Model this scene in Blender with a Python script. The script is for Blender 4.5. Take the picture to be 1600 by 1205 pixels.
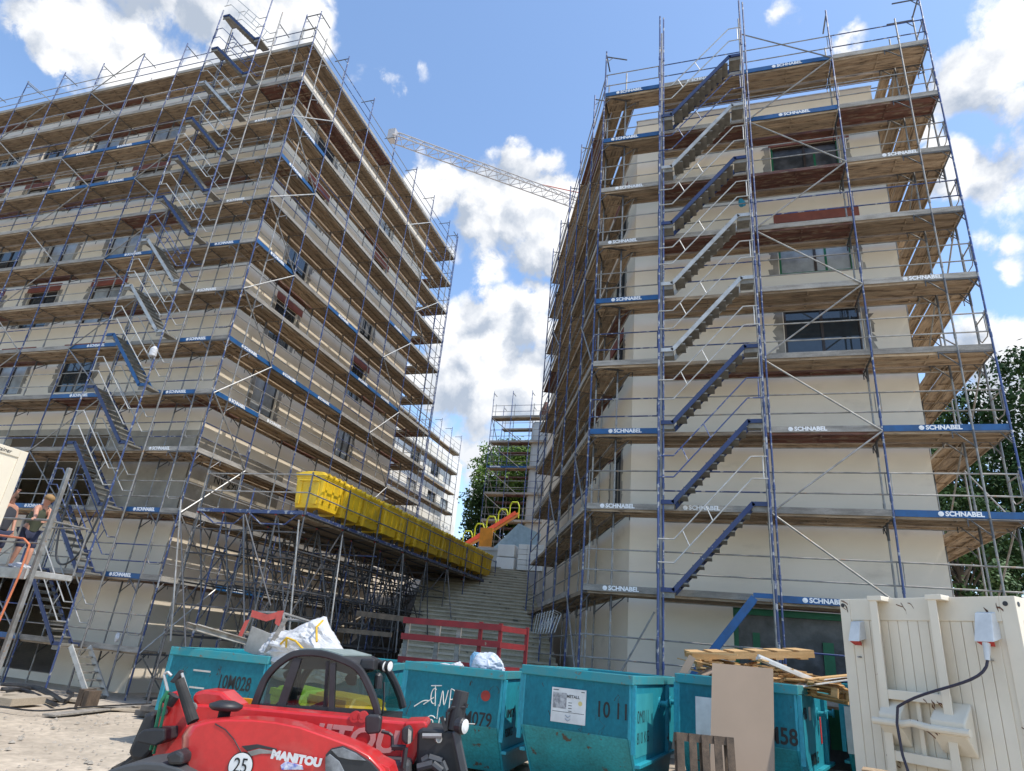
import bpy, math, random
from mathutils import Vector, Matrix
random.seed(7)
R_ = math.radians
scn = bpy.context.scene
COL = scn.collection
for o in list(bpy.data.objects): bpy.data.objects.remove(o)

# ------------------------------------------------------------------ camera
CAM = Vector((0, 0, 1.75))
YAW, PITCH, ROLL, FPX = -0.33247524, 0.38875612, 0.09653103, 1011.61
_F = Vector((math.sin(YAW)*math.cos(PITCH), math.cos(YAW)*math.cos(PITCH), math.sin(PITCH)))
_Rh = Vector((math.cos(YAW), -math.sin(YAW), 0)); _Uh = _Rh.cross(_F)
_R = _Rh*math.cos(ROLL)+_Uh*math.sin(ROLL); _U = -_Rh*math.sin(ROLL)+_Uh*math.cos(ROLL)
FH = Vector((math.sin(YAW), math.cos(YAW), 0)); RH = _Rh.copy(); UP = Vector((0, 0, 1))
cd = bpy.data.cameras.new('camera'); cam = bpy.data.objects.new('camera', cd); COL.objects.link(cam)
cd.sensor_width = 36; cd.lens = FPX/1600*36; cd.clip_end = 3000; cd.clip_start = 0.05
m = Matrix((_R, _U, -_F)).transposed().to_4x4(); m.translation = CAM
cam.matrix_world = m; scn.camera = cam
def ray(x, y): return (_F+_R*((x-800)/FPX)-_U*((y-602.5)/FPX)).normalized()
def W(x, y, dep):
    d = ray(x, y); return CAM+d*(dep/d.dot(FH))
def depth_of(p): return (Vector(p)-CAM).dot(FH)

# ------------------------------------------------------------------ sky, sun, exposure
SUN = Vector((0.50, -0.07, 0.865)).normalized()
SKY_STRENGTH, SUN_STRENGTH, EXPOSURE = 0.15, 3.3, 0.45
el = math.asin(SUN.z); rot = math.atan2(SUN.x, SUN.y)
sd = bpy.data.lights.new('sun', 'SUN'); sd.energy = SUN_STRENGTH; sd.angle = R_(0.53); sd.color = (1, 0.95, 0.86)
so = bpy.data.objects.new('sun', sd); COL.objects.link(so); so.rotation_euler = SUN.to_track_quat('Z', 'Y').to_euler()
scn.view_settings.view_transform = 'Standard'; scn.view_settings.look = 'None'
scn.view_settings.exposure = EXPOSURE; scn.view_settings.gamma = 1
scn.render.resolution_x, scn.render.resolution_y = 1024, 771
wd = bpy.data.worlds.new("World"); scn.world = wd; wd.use_nodes = True
nt = wd.node_tree; nt.nodes.clear(); L = nt.links.new
def N(t, **k):
    n = nt.nodes.new(t)
    for a, b in k.items(): setattr(n, a, b)
    return n
def mathn(op, a, b=None, clamp=False):
    n = N('ShaderNodeMath', operation=op, use_clamp=clamp)
    for i, v in enumerate((a, b)):
        if v is None: continue
        if isinstance(v, (int, float)): n.inputs[i].default_value = v
        else: L(v, n.inputs[i])
    return n.outputs[0]
sky = N('ShaderNodeTexSky', sky_type='NISHITA'); sky.sun_disc = False; sky.sun_elevation = el; sky.sun_rotation = rot
sky.air_density = 1.0; sky.dust_density = 0.6; sky.ozone_density = 1.6
tc = N('ShaderNodeTexCoord'); dirv = tc.outputs['Generated']
def noise(scale, detail, rough, vec, dist=0.0):
    n = N('ShaderNodeTexNoise'); n.inputs['Scale'].default_value = scale; n.inputs['Detail'].default_value = detail
    n.inputs['Roughness'].default_value = rough; n.inputs['Distortion'].default_value = dist; L(vec, n.inputs['Vector']); return n
# clouds: real directions in the sky (x,y in the photograph -> direction), soft discs broken up by noise
BL = [(60, 30, 120, 1.0), (200, 50, 150, 1.2), (330, 40, 140, 1.1), (440, 20, 90, .95), (120, 110, 90, .8), (10, 150, 60, .5),
      (585, 125, 45, .66), (668, 108, 28, .55), (520, 40, 26, .4), (-150, 60, 200, 1.0),
      (690, 305, 62, .95), (770, 350, 88, 1.15), (870, 310, 58, 1.0), (840, 380, 72, 1.05), (715, 375, 60, .95), (745, 535, 75, 1.15), (690, 250, 26, .6),
      (790, 505, 62, 1.1), (720, 600, 75, 1.1), (810, 590, 75, 1.05), (790, 690, 80, .8), (640, 690, 90, .8),
      (1560, 90, 95, 1.0), (1500, 150, 60, .85), (1590, 180, 90, .9), (1500, 250, 70, .95), (1560, 20, 80, .8), (1240, 12, 45, .66), (1325, 68, 38, .66),
      (1590, 250, 70, .95), (1600, 420, 55, .75), (1490, 20, 45, .5), (1560, 560, 90, .9), (1700, 200, 160, 1.0), (1450, 200, 45, .7), (1530, 380, 26, .4),
      (1800, 600, 250, 1.0), (-300, 500, 300, .9)]
acc = None
for (x, y, r, s) in BL:
    d = ray(x, y)
    vm = N('ShaderNodeVectorMath', operation='DISTANCE'); L(dirv, vm.inputs[0]); vm.inputs[1].default_value = d
    off = math.hypot(x-800, y-602)/FPX
    rr = r/FPX/(1+off*off)**.75*(1.72 if 600 < x < 900 else 1.5)
    t = mathn('SUBTRACT', 1.0, mathn('DIVIDE', vm.outputs['Value'], rr), True)
    t = mathn('MULTIPLY', mathn('MULTIPLY', t, mathn('SUBTRACT', 2.0, t)), s)
    acc = t if acc is None else mathn('MAXIMUM', acc, t)
vo = N('ShaderNodeVectorMath', operation='ADD'); L(dirv, vo.inputs[0]); vo.inputs[1].default_value = (3.1, 1.7, .4)
n1 = noise(6.0, 12, .62, vo.outputs[0], .25); n2 = noise(15, 10, .62, vo.outputs[0], .2)
nz = mathn('ADD', mathn('MULTIPLY', mathn('SUBTRACT', n1.outputs['Fac'], .5), 2.1), mathn('MULTIPLY', mathn('SUBTRACT', n2.outputs['Fac'], .5), 1.25))
def puffs(vec, sc):
    wv = N('ShaderNodeVectorMath', operation='MULTIPLY_ADD'); L(n2.outputs['Color'], wv.inputs[0]); wv.inputs[1].default_value = (.06, .06, .06); L(vec, wv.inputs[2])
    v = N('ShaderNodeTexVoronoi', feature='F1'); v.inputs['Scale'].default_value = sc; L(wv.outputs[0], v.inputs['Vector']); return mathn('SUBTRACT', .45, v.outputs['Distance'])
nz = mathn('MULTIPLY', nz, .72)
p1_ = puffs(vo.outputs[0], 11); p2_ = puffs(vo.outputs[0], 26)
nz = mathn('ADD', nz, mathn('ADD', mathn('MULTIPLY', p1_, .75), mathn('MULTIPLY', p2_, .38)))
dens = mathn('ADD', mathn('SUBTRACT', acc, .56), nz)
mr = N('ShaderNodeMapRange', interpolation_type='SMOOTHSTEP'); L(dens, mr.inputs['Value'])
mr.inputs['From Min'].default_value = -.16; mr.inputs['From Max'].default_value = .34; mr.inputs['To Max'].default_value = .97
# cloud brightness: lit rims, greyer thick middles
vs = N('ShaderNodeVectorMath', operation='ADD'); L(vo.outputs[0], vs.inputs[0]); vs.inputs[1].default_value = SUN*0.035
n3 = noise(6.0, 12, .62, vs.outputs[0], .25)
lit = mathn('ADD', .56, mathn('MULTIPLY', mathn('SUBTRACT', n1.outputs['Fac'], n3.outputs['Fac']), 3.2))
lit = mathn('SUBTRACT', lit, mathn('MULTIPLY', mathn('SUBTRACT', n1.outputs['Fac'], .5), .6))
p3_ = puffs(vs.outputs[0], 11); p4_ = puffs(vs.outputs[0], 26)
lit = mathn('ADD', lit, mathn('ADD', mathn('MULTIPLY', mathn('SUBTRACT', p1_, p3_), 1.5), mathn('MULTIPLY', mathn('SUBTRACT', p2_, p4_), .9)))
lit = mathn('ADD', lit, .12, True)
cr = N('ShaderNodeValToRGB'); L(lit, cr.inputs['Fac'])
mr.inputs['From Min'].default_value = -.09; mr.inputs['From Max'].default_value = .22
e = cr.color_ramp.elements; e[0].position = .05; e[0].color = (2.5, 2.85, 3.4, 1); e[1].position = .95; e[1].color = (5.6, 5.6, 5.6, 1)
sx_ = N('ShaderNodeSeparateXYZ'); L(dirv, sx_.inputs[0]); lowd = N('ShaderNodeMapRange', interpolation_type='SMOOTHSTEP'); L(sx_.outputs['Z'], lowd.inputs['Value'])
lowd.inputs['From Min'].default_value = .18; lowd.inputs['From Max'].default_value = .5; lowd.inputs['To Min'].default_value = .55; lowd.inputs['To Max'].default_value = 1.0
L(mathn('MULTIPLY', lit, lowd.outputs[0]), cr.inputs['Fac'])
mix = N('ShaderNodeMix', data_type='RGBA'); L(mr.outputs[0], mix.inputs['Factor'])
tint = N('ShaderNodeMix', data_type='RGBA', blend_type='MULTIPLY'); tint.inputs['Factor'].default_value = 1
L(sky.outputs[0], tint.inputs['A']); tint.inputs['B'].default_value = (1.36, 1.42, 1.44, 1)
L(tint.outputs['Result'], mix.inputs['A']); L(cr.outputs['Color'], mix.inputs['B'])
bg = N('ShaderNodeBackground'); bg.inputs['Strength'].default_value = SKY_STRENGTH; L(mix.outputs['Result'], bg.inputs['Color'])
wo = N('ShaderNodeOutputWorld'); L(bg.outputs[0], wo.inputs['Surface'])

# ------------------------------------------------------------------ materials
MATS = {}
def mat(name, col, rough=.6, metal=0., col2=None, scale=4., lo=.4, hi=.65, detail=6, bump=0., bscale=None, rnd=0., stretch=None, spec=.5,
        wear=None, wscale=9., wlo=.6, whi=.66, coat=0., grain=0.):
    if name in MATS: return MATS[name]
    M = bpy.data.materials.new(name); M.use_nodes = True; t = M.node_tree; b = t.nodes['Principled BSDF']
    b.inputs['Roughness'].default_value = rough; b.inputs['Metallic'].default_value = metal
    b.inputs['Specular IOR Level'].default_value = spec; b.inputs['Coat Weight'].default_value = coat
    lk = t.links.new
    tcn = t.nodes.new('ShaderNodeTexCoord'); mp = t.nodes.new('ShaderNodeMapping'); lk(tcn.outputs['Object'], mp.inputs['Vector'])
    if stretch: mp.inputs['Scale'].default_value = stretch
    oi = t.nodes.new('ShaderNodeObjectInfo')
    ad = t.nodes.new('ShaderNodeVectorMath'); ad.operation = 'ADD'; lk(mp.outputs[0], ad.inputs[0])
    sc = t.nodes.new('ShaderNodeMath'); sc.operation = 'MULTIPLY'; sc.inputs[1].default_value = 37.; lk(oi.outputs['Random'], sc.inputs[0]); lk(sc.outputs[0], ad.inputs[1])
    vec = ad.outputs[0]
    def nz(s, d):
        n = t.nodes.new('ShaderNodeTexNoise'); n.inputs['Scale'].default_value = s; n.inputs['Detail'].default_value = d
        n.inputs['Roughness'].default_value = .6; lk(vec, n.inputs['Vector']); return n.outputs['Fac']
    def ramp(f, a, c1, bb, c2):
        r = t.nodes.new('ShaderNodeValToRGB'); lk(f, r.inputs['Fac']); e = r.color_ramp.elements
        e[0].position = a; e[0].color = (*c1, 1); e[1].position = bb; e[1].color = (*c2, 1); return r.outputs['Color']
    def mx(f, a, bb, mode='MIX'):
        n = t.nodes.new('ShaderNodeMix'); n.data_type = 'RGBA'; n.blend_type = mode
        if isinstance(f, (int, float)): n.inputs['Factor'].default_value = f
        else: lk(f, n.inputs['Factor'])
        lk(a, n.inputs['A']); lk(bb, n.inputs['B']); return n.outputs['Result']
    c = ramp(nz(scale, detail), lo, col, hi, col2 or tuple(x*.82 for x in col))
    if grain:
        g = ramp(nz(scale*14, 4), .3, (1-grain,)*3, .7, (1+grain*.4,)*3); c = mx(1.0, c, g, 'MULTIPLY')
    if rnd:
        g = t.nodes.new('ShaderNodeMapRange'); lk(oi.outputs['Random'], g.inputs['Value']); g.inputs['To Min'].default_value = 1-rnd; g.inputs['To Max'].default_value = 1+rnd*.7
        v = t.nodes.new('ShaderNodeVectorMath'); v.operation = 'SCALE'; lk(c, v.inputs[0]); lk(g.outputs[0], v.inputs['Scale']); c = v.outputs[0]
    if wear:
        wn = nz(wscale, 8); wm = ramp(wn, wlo, (0, 0, 0), whi, (1, 1, 1))
        wc = t.nodes.new('ShaderNodeRGB'); wc.outputs[0].default_value = (*wear, 1); c = mx(wm, c, wc.outputs[0])
    lk(c, b.inputs['Base Color'])
    if bump:
        bn = t.nodes.new('ShaderNodeBump'); bn.inputs['Strength'].default_value = bump; bn.inputs['Distance'].default_value = .02
        lk(nz(bscale or scale*6, 6), bn.inputs['Height']); lk(bn.outputs[0], b.inputs['Normal'])
    MATS[name] = M; return M
plaster = mat('cream plaster', (.76, .665, .54), .9, col2=(.69, .60, .485), scale=.35, bump=.12, bscale=30, stretch=(1, 1, 2.2), wear=(.58, .50, .40), wscale=.9, wlo=.60, whi=.82)
plaster2 = mat('white plaster', (.88, .86, .82), .9, scale=.4)
concrete = mat('raw concrete', (.37, .325, .26), .95, col2=(.25, .22, .18), scale=1.1, bump=.3, bscale=14, wear=(.47, .42, .35), wscale=.9)
wood = mat('weathered plank', (.44, .335, .23), .85, col2=(.23, .17, .115), scale=2.2, rnd=.34, stretch=(1, 7, 7), lo=.38, hi=.66, grain=.35, wear=(.12, .09, .065), wscale=2.2, wlo=.57, whi=.66)
redply = mat('red film plywood', (.18, .075, .055), .7, col2=(.11, .055, .042), scale=1.8, rnd=.25, stretch=(1, 5, 5), wear=(.22, .16, .11), wscale=2.5, wlo=.53, whi=.62, grain=.35)
greyboard = mat('grey weathered board', (.36, .33, .29), .9, col2=(.22, .2, .175), scale=2, rnd=.25, stretch=(1, 5, 5), grain=.3)
blueboard = mat('blue painted board', (.008, .085, .24), .5, col2=(.012, .06, .16), scale=3, wear=(.3, .32, .34), wscale=5, wlo=.68, whi=.72)
bluepole = mat('blue painted steel tube', (.04, .066, .19), .45, metal=.15, col2=(.055, .075, .15), scale=3, wear=(.33, .33, .34), wscale=7, wlo=.56, whi=.6, rnd=.25)
navy = mat('navy stringer paint', (.018, .034, .115), .55, col2=(.026, .042, .095), scale=4, wear=(.3, .3, .32), wscale=12, wlo=.66, whi=.7)
greypole = mat('galvanised tube', (.31, .30, .285), .5, metal=.3, col2=(.19, .18, .165), scale=5, rnd=.25, wear=(.3, .2, .13), wscale=8, wlo=.62)
darkpole = mat('dark steel tube', (.13, .13, .135), .5, metal=.5, col2=(.08, .08, .085), scale=5, rnd=.3)
alu = mat('dull aluminium', (.50, .49, .465), .48, metal=.35, col2=(.36, .35, .33), scale=4, rnd=.1)
tread = mat('stair tread plate', (.24, .225, .195), .7, metal=.2, col2=(.15, .14, .12), scale=4)
redpaint = mat('red clamp paint', (.6, .04, .04), .5)
white = mat('white lettering', (.8, .8, .8), .6)
black = mat('black lettering', (.012, .012, .013), .6)
teal = mat('teal skip paint', (.02, .33, .42), .5, col2=(.017, .265, .345), scale=1.6, bump=.06, bscale=5, rnd=.07, wear=(.06, .055, .05), wscale=4.5, wlo=.655, whi=.69, grain=.2, stretch=(1, 1, .55))
teal_w = mat('scraped teal skip paint', (.02, .29, .34), .6, col2=(.02, .20, .225), scale=1.8, bump=.1, bscale=6, wear=(.075, .055, .04), wscale=5.5, wlo=.62, whi=.655, grain=.3)  # heavier scrapes over a darker base than teal, for the sloped lower plates
teal_l = mat('fresh teal paint patch', (.05, .36, .40), .5, col2=(.035, .29, .33), scale=2)
rust = mat('rusted rim', (.05, .24, .26), .75, col2=(.02, .25, .29), scale=5, lo=.45, hi=.6, wear=(.16, .11, .07), wscale=9, wlo=.62, whi=.68)
redm = mat('glossy red paint', (.58, .022, .022), .34, col2=(.50, .02, .02), scale=1.2, coat=.35, grain=.12, wear=(.46, .10, .08), wscale=1.7, wlo=.56, whi=.8)
blk = mat('black plastic', (.018, .018, .02), .5, col2=(.03, .03, .032), scale=6)
rubber = mat('tyre rubber', (.022, .021, .02), .85, col2=(.05, .045, .04), scale=5)
dgrey = mat('dark grey plastic', (.06, .062, .065), .55)
yellow = mat('yellow plastic', (.78, .50, .018), .5, col2=(.64, .40, .016), scale=1.5, rnd=.2, wear=(.5, .36, .06), wscale=3)
lime = mat('lime plastic', (.36, .55, .02), .5)
cwhite = mat('cream container paint', (.76, .67, .53), .5, col2=(.68, .60, .47), scale=.9, wear=(.26, .14, .09), wscale=5, wlo=.70, whi=.73)
ral = mat('white enamel', (.7, .7, .68), .4)
sand = None
pallet_w = mat('fresh pine', (.66, .42, .19), .75, col2=(.54, .32, .13), scale=2, rnd=.15, stretch=(1, 6, 6), grain=.2)
oldpallet = mat('old grey brown pallet', (.135, .095, .066), .9, col2=(.07, .052, .038), scale=2, stretch=(3, 3, 1), grain=.35)
gypsum = mat('tan board', (.34, .255, .19), .9, col2=(.31, .235, .175), scale=.9)
redplank = mat('red painted plank', (.24, .018, .02), .75, col2=(.17, .016, .018), scale=3, wear=(.25, .16, .11), wscale=4, wlo=.68)
foil = mat('white plastic sheet', (.56, .56, .57), .45, col2=(.46, .46, .47), bump=1., bscale=9, stretch=(1, 1, 2.2))
foilc = mat('clear crumpled plastic', (.62, .66, .72), .2, bump=.6, bscale=14)
tape = mat('green tape', (.01, .14, .06), .5)
film = mat('dark film', (.035, .037, .04), .3, col2=(.10, .10, .11), scale=2.5, bump=.4, bscale=6)
brownframe = mat('dark brown window frame', (.045, .03, .024), .45)
insul = mat('reddish board', (.25, .075, .05), .85, col2=(.18, .055, .04), scale=2.5)
mortar = mat('stained render', (.30, .275, .24), .95, col2=(.16, .145, .13), scale=2.5)
stone = mat('dark stone slab', (.17, .155, .14), .9, col2=(.10, .095, .09), scale=2, rnd=.25)
glassd = mat('window glass', (.03, .04, .05), .04, spec=.9, col2=(.025, .032, .04))
filmw = mat('grey window film', (.38, .40, .42), .3, col2=(.2, .21, .22), scale=1.2, bump=.3, bscale=4)
skin_m = mat('skin', (.55, .27, .18), .6)
def glassmat(name, tint, tr=.8, rough=.03):
    M = bpy.data.materials.new(name); M.use_nodes = True; t = M.node_tree; t.nodes.clear()
    o = t.nodes.new('ShaderNodeOutputMaterial'); mixs = t.nodes.new('ShaderNodeMixShader'); a = t.nodes.new('ShaderNodeBsdfTransparent'); g = t.nodes.new('ShaderNodeBsdfGlossy')
    a.inputs[0].default_value = (*tint, 1); g.inputs['Roughness'].default_value = rough; mixs.inputs[0].default_value = 1-tr
    g.inputs[0].default_value = (.8, .8, .8, 1)
    t.links.new(a.outputs[0], mixs.inputs[1]); t.links.new(g.outputs[0], mixs.inputs[2]); t.links.new(mixs.outputs[0], o.inputs[0]); return M
cabglass = glassmat('cab glass', (.46, .55, .53), .92)
lens = glassmat('lamp lens', (.8, .82, .82), .7)

# ------------------------------------------------------------------ mesh helpers
class MB:
    def __init__(s): s.v = []; s.f = []; s.mi = []
    def add(s, vs, fs, mi=0):
        b = len(s.v); s.v += [tuple(p) for p in vs]; s.f += [tuple(i+b for i in f) for f in fs]; s.mi += [mi]*len(fs); return s
    def box(s, a, b, M=None, mi=0):
        (x0, y0, z0), (x1, y1, z1) = a, b
        vs = [Vector(p) for p in ((x0, y0, z0), (x1, y0, z0), (x1, y1, z0), (x0, y1, z0), (x0, y0, z1), (x1, y0, z1), (x1, y1, z1), (x0, y1, z1))]
        if M: vs = [M @ p for p in vs]
        return s.add(vs, [(0, 3, 2, 1), (4, 5, 6, 7), (0, 1, 5, 4), (1, 2, 6, 5), (2, 3, 7, 6), (3, 0, 4, 7)], mi)
    def tube(s, p, q, r=.024, n=6, mi=0, r2=None, cap=True):
        p, q = Vector(p), Vector(q); d = (q-p)
        if d.length < 1e-6: return s
        d.normalize(); a = d.orthogonal().normalized(); b = d.cross(a); r2 = r if r2 is None else r2
        vs = [p+(a*math.cos(t)+b*math.sin(t))*r for t in [2*math.pi*i/n for i in range(n)]]+[q+(a*math.cos(t)+b*math.sin(t))*r2 for t in [2*math.pi*i/n for i in range(n)]]
        fs = [(i, (i+1) % n, n+(i+1) % n, n+i) for i in range(n)]
        if cap: fs += [tuple(range(n-1, -1, -1)), tuple(range(n, 2*n))]
        return s.add(vs, fs, mi)
    def path(s, pts, r=.024, n=6, mi=0, closed=False):
        pts = [Vector(p) for p in pts]
        for a, b in zip(pts, pts[1:]+([pts[0]] if closed else [])): s.tube(a, b, r, n, mi)
        return s
    def bar(s, p, q, w, h, up=UP, mi=0):
        p, q = Vector(p), Vector(q); d = (q-p).normalized(); x = d.cross(Vector(up))
        if x.length < 1e-4: x = d.orthogonal()
        x.normalize(); y = x.cross(d)
        o = [(-w/2, -h/2), (w/2, -h/2), (w/2, h/2), (-w/2, h/2)]
        vs = [c+x*a+y*b for c in (p, q) for a, b in o]
        return s.add(vs, [(0, 1, 2, 3), (7, 6, 5, 4), (0, 4, 5, 1), (1, 5, 6, 2), (2, 6, 7, 3), (3, 7, 4, 0)], mi)
    def prism(s, pts, vec, mi=0):
        pts = [Vector(p) for p in pts]; v = Vector(vec); n = len(pts)
        return s.add(pts+[p+v for p in pts], [tuple(range(n)), tuple(range(2*n-1, n-1, -1))]+[(i, n+i, n+(i+1) % n, (i+1) % n) for i in range(n)], mi)
    def loft(s, rings, mi=0, cap=True):
        n = len(rings[0]); vs = [Vector(p) for r in rings for p in r]
        fs = [(k*n+i, k*n+(i+1) % n, (k+1)*n+(i+1) % n, (k+1)*n+i) for k in range(len(rings)-1) for i in range(n)]
        if cap: fs += [tuple(range(n-1, -1, -1)), tuple(range((len(rings)-1)*n, len(rings)*n))]
        return s.add(vs, fs, mi)
    def lathe(s, prof, c, ax, n=20, mi=0):
        ax = Vector(ax).normalized(); a = ax.orthogonal().normalized(); b = ax.cross(a); c = Vector(c)
        return s.loft([[c+ax*h+(a*math.cos(2*math.pi*i/n)+b*math.sin(2*math.pi*i/n))*max(r, 1e-4) for i in range(n)] for h, r in prof], mi)
    def mesh(s, name, mats):
        me = bpy.data.meshes.new(name); me.from_pydata(s.v, [], s.f)
        for x in (mats if isinstance(mats, (list, tuple)) else [mats]): me.materials.append(x)
        me.polygons.foreach_set('material_index', s.mi); me.update()
        bm = bmesh.new(); bm.from_mesh(me); bmesh.ops.recalc_face_normals(bm, faces=bm.faces); bm.to_mesh(me); bm.free()
        return me
import bmesh
def link(name, me, parent=None, label=None, cat=None, group=None, kind=None, M=None):
    o = bpy.data.objects.new(name, me); COL.objects.link(o)
    if parent: o.parent = parent; o.matrix_parent_inverse = Matrix(); 
    if M is not None: o.matrix_local = M
    if label: o['label'] = label
    if cat: o['category'] = cat
    if group: o['group'] = group
    if kind: o['kind'] = kind
    return o
def obj(name, mb, mats, parent=None, bevel=0, smooth=False, seg=2, subd=0, **k):
    me = mb.mesh(name, mats); o = link(name, me, parent, **k)
    if bevel:
        b = o.modifiers.new('bevel', 'BEVEL'); b.width = bevel; b.segments = seg; b.limit_method = 'ANGLE'; b.angle_limit = R_(35); b.use_clamp_overlap = True
    if subd: b = o.modifiers.new('sub', 'SUBSURF'); b.levels = b.render_levels = subd
    if smooth: 
        for p in me.polygons: p.use_smooth = True
    return o
def thing(name, label, cat, loc=(0, 0, 0), rz=0, group=None):
    o = bpy.data.objects.new(name, None); COL.objects.link(o); o.location = loc; o.rotation_euler = (0, 0, rz); o.empty_display_size = .2
    o['label'] = label; o['category'] = cat
    if group: o['group'] = group
    return o
def struct(name, mb, m): return obj(name, mb, m, kind='structure')
_txt = {}
def text_mesh(s, size, mats, ext=.002, bold=0., shear=0., sx=1., align='CENTER'):
    k = (s, size, mats.name, ext, bold, shear, sx, align)
    if k in _txt: return _txt[k]
    c = bpy.data.curves.new('lettering', 'FONT'); c.body = s; c.size = size; c.extrude = ext; c.offset = bold; c.shear = shear
    c.align_x = align; c.align_y = 'CENTER'; c.resolution_u = 3
    t = bpy.data.objects.new('t', c); COL.objects.link(t); bpy.context.view_layer.update()
    me = bpy.data.meshes.new_from_object(t.evaluated_get(bpy.context.evaluated_depsgraph_get()))
    bpy.data.objects.remove(t); me.materials.clear(); me.materials.append(mats); me.name = 'lettering'
    for v in me.vertices: v.co.x *= sx
    _txt[k] = me; return me
def frame(o, x, y, z=None):      # matrix from axes
    x, y = Vector(x).normalized(), Vector(y).normalized(); z = Vector(z).normalized() if z else x.cross(y)
    M = Matrix((x, y, z)).transposed().to_4x4(); M.translation = o; return M
def text(s, size, M, m, parent=None, name='lettering', **k): return link(name, text_mesh(s, size, m, **k), parent, M=M)

# ------------------------------------------------------------------ ground, hill, stairs
def sstep(a, b, x): t = max(0, min(1, (x-a)/(b-a))); return t*t*(3-2*t)
def gz(x, y):
    base = max(-.45, min(.12, -.28+(x+3)*.055))
    return base+sstep(22, 37, y)*5.6+max(0, min(60, y-37))*.13
sandm = mat('sandy building ground', (.52, .44, .345), .95, col2=(.40, .335, .26), scale=.5, detail=12, bump=.6, bscale=7, grain=.25, wear=(.30, .25, .2), wscale=1.1, wlo=.60, whi=.72)
g = MB(); xs = [-400, -200, -120, -80, -60, -50, -44]+[-40+i*.8 for i in range(76)]+[24, 30, 40, 60, 90, 150, 250, 400]
ys = [-120, -60, -30, -15, -8, -4]+[-2+i*.6 for i in range(35)]+[20+i*2 for i in range(36)]+[100, 140, 200, 300, 500, 900]
rg = random.Random(3)
for y in ys:
    for x in xs:
        near = 1 if (-16 < x < 8 and 0 < y < 16) else 0
        g.v.append((x, y, gz(x, y)+near*rg.uniform(-.025, .025)))
nx = len(xs)
for j in range(len(ys)-1):
    for i in range(nx-1): g.f.append((j*nx+i, j*nx+i+1, (j+1)*nx+i+1, (j+1)*nx+i)); g.mi.append(0)
go = struct('ground', g, sandm)
for p in go.data.polygons: p.use_smooth = True

U2 = Vector((-.381, .9245, 0)); N2 = Vector((.9245, .381, 0))          # flank direction, into the right building
st = MB(); step_h, run_h = .165, .47; so_ = Vector((-5.1, 17.2, -.45)); wst = 3.3
for k in range(38):
    a = so_+U2*(k*run_h); z1 = -.45+(k+1)*step_h
    rows = [a-N2*wst, a+N2*1.9, a+U2*(run_h+.06)+N2*1.9, a+U2*(run_h+.06)-N2*wst]
    st.prism([(p.x, p.y, z1-.6) for p in rows], (0, 0, .535)); st.prism([(p.x, p.y, z1-.062) for p in (rows[0]-U2*.045, rows[1]-U2*.045, rows[2], rows[3])], (0, 0, .062), 1)
stm = mat('stained stair concrete', (.46, .40, .29), .95, col2=(.34, .295, .21), scale=1.0, grain=.2, wear=(.13, .125, .1), wscale=1.6, wlo=.62)
str2 = mat('pale step edge', (.50, .45, .355), .95, col2=(.36, .32, .245), scale=2)  # tread edges paler than the risers, setting the steps apart
struct('steps', st, [stm, str2])
so3 = MB(); NX, NY = 10, 26
for j in range(NY+1):
    for i in range(NX+1):
        x, y = -16+i*.8-.38*max(0, j*.8-3)*i/NX, 16.6+j*.8; so3.v.append((x, y, gz(x, y)+.04+rg.uniform(-.03, .06)))
for j in range(NY):
    for i in range(NX): so3.f.append((j*(NX+1)+i, j*(NX+1)+i+1, (j+1)*(NX+1)+i+1, (j+1)*(NX+1)+i)); so3.mi.append(0)
struct('platform_shade', so3, mat('platform shade brown', (.085, .072, .055), .95, col2=(.05, .043, .034), scale=1.2, bump=.5, bscale=8))  # sandy slope covered by a dark sheet: painted shade under the platform
gv = MB()
for k in range(1500):
    x, y = rg.uniform(-15, -3), rg.uniform(4, 15); q_ = rg.uniform(.01, .035) if rg.random() < .9 else rg.uniform(.04, .07); z = gz(x, y)+.01; a = rg.uniform(0, 6.28)
    c_ = [Vector((x+q_*math.cos(a+t)*rg.uniform(.7, 1.2), y+q_*math.sin(a+t)*rg.uniform(.7, 1.2), z)) for t in (0, 1.57, 3.14, 4.71)]
    gv.add(c_+[Vector((x, y, z+q_*.7))], [(0, 1, 4), (1, 2, 4), (2, 3, 4), (3, 0, 4)])
obj('gravel', gv, mat('grey gravel', (.36, .32, .27), .95, col2=(.22, .2, .17), scale=3), kind='stuff')

# ------------------------------------------------------------------ facades
def facade(mb, O, e, n, length, z0, z1, holes, reveal=.2, mi=0):
    O, e, n = Vector(O), Vector(e), Vector(n)
    cs = sorted({0, length}|{h[0] for h in holes}|{h[1] for h in holes}); zs = sorted({z0, z1}|{h[2] for h in holes}|{h[3] for h in holes})
    P = lambda s, z, d=0: O+e*s+n*d+Vector((0, 0, z-O.z))
    for i in range(len(cs)-1):
        for j in range(len(zs)-1):
            a, b, c, d = cs[i], cs[i+1], zs[j], zs[j+1]
            if any(h[0]-1e-6 <= a and b <= h[1]+1e-6 and h[2]-1e-6 <= c and d <= h[3]+1e-6 for h in holes): continue
            mb.add([P(a, c), P(b, c), P(b, d), P(a, d)], [(0, 1, 2, 3)], mi)
    for h in holes:
        q = [(h[0], h[2]), (h[1], h[2]), (h[1], h[3]), (h[0], h[3])]
        for k in range(4):
            (a, c), (b, d) = q[k], q[(k+1) % 4]
            mb.add([P(a, c), P(b, d), P(b, d, reveal), P(a, c, reveal)], [(0, 1, 2, 3)], mi)
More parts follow.
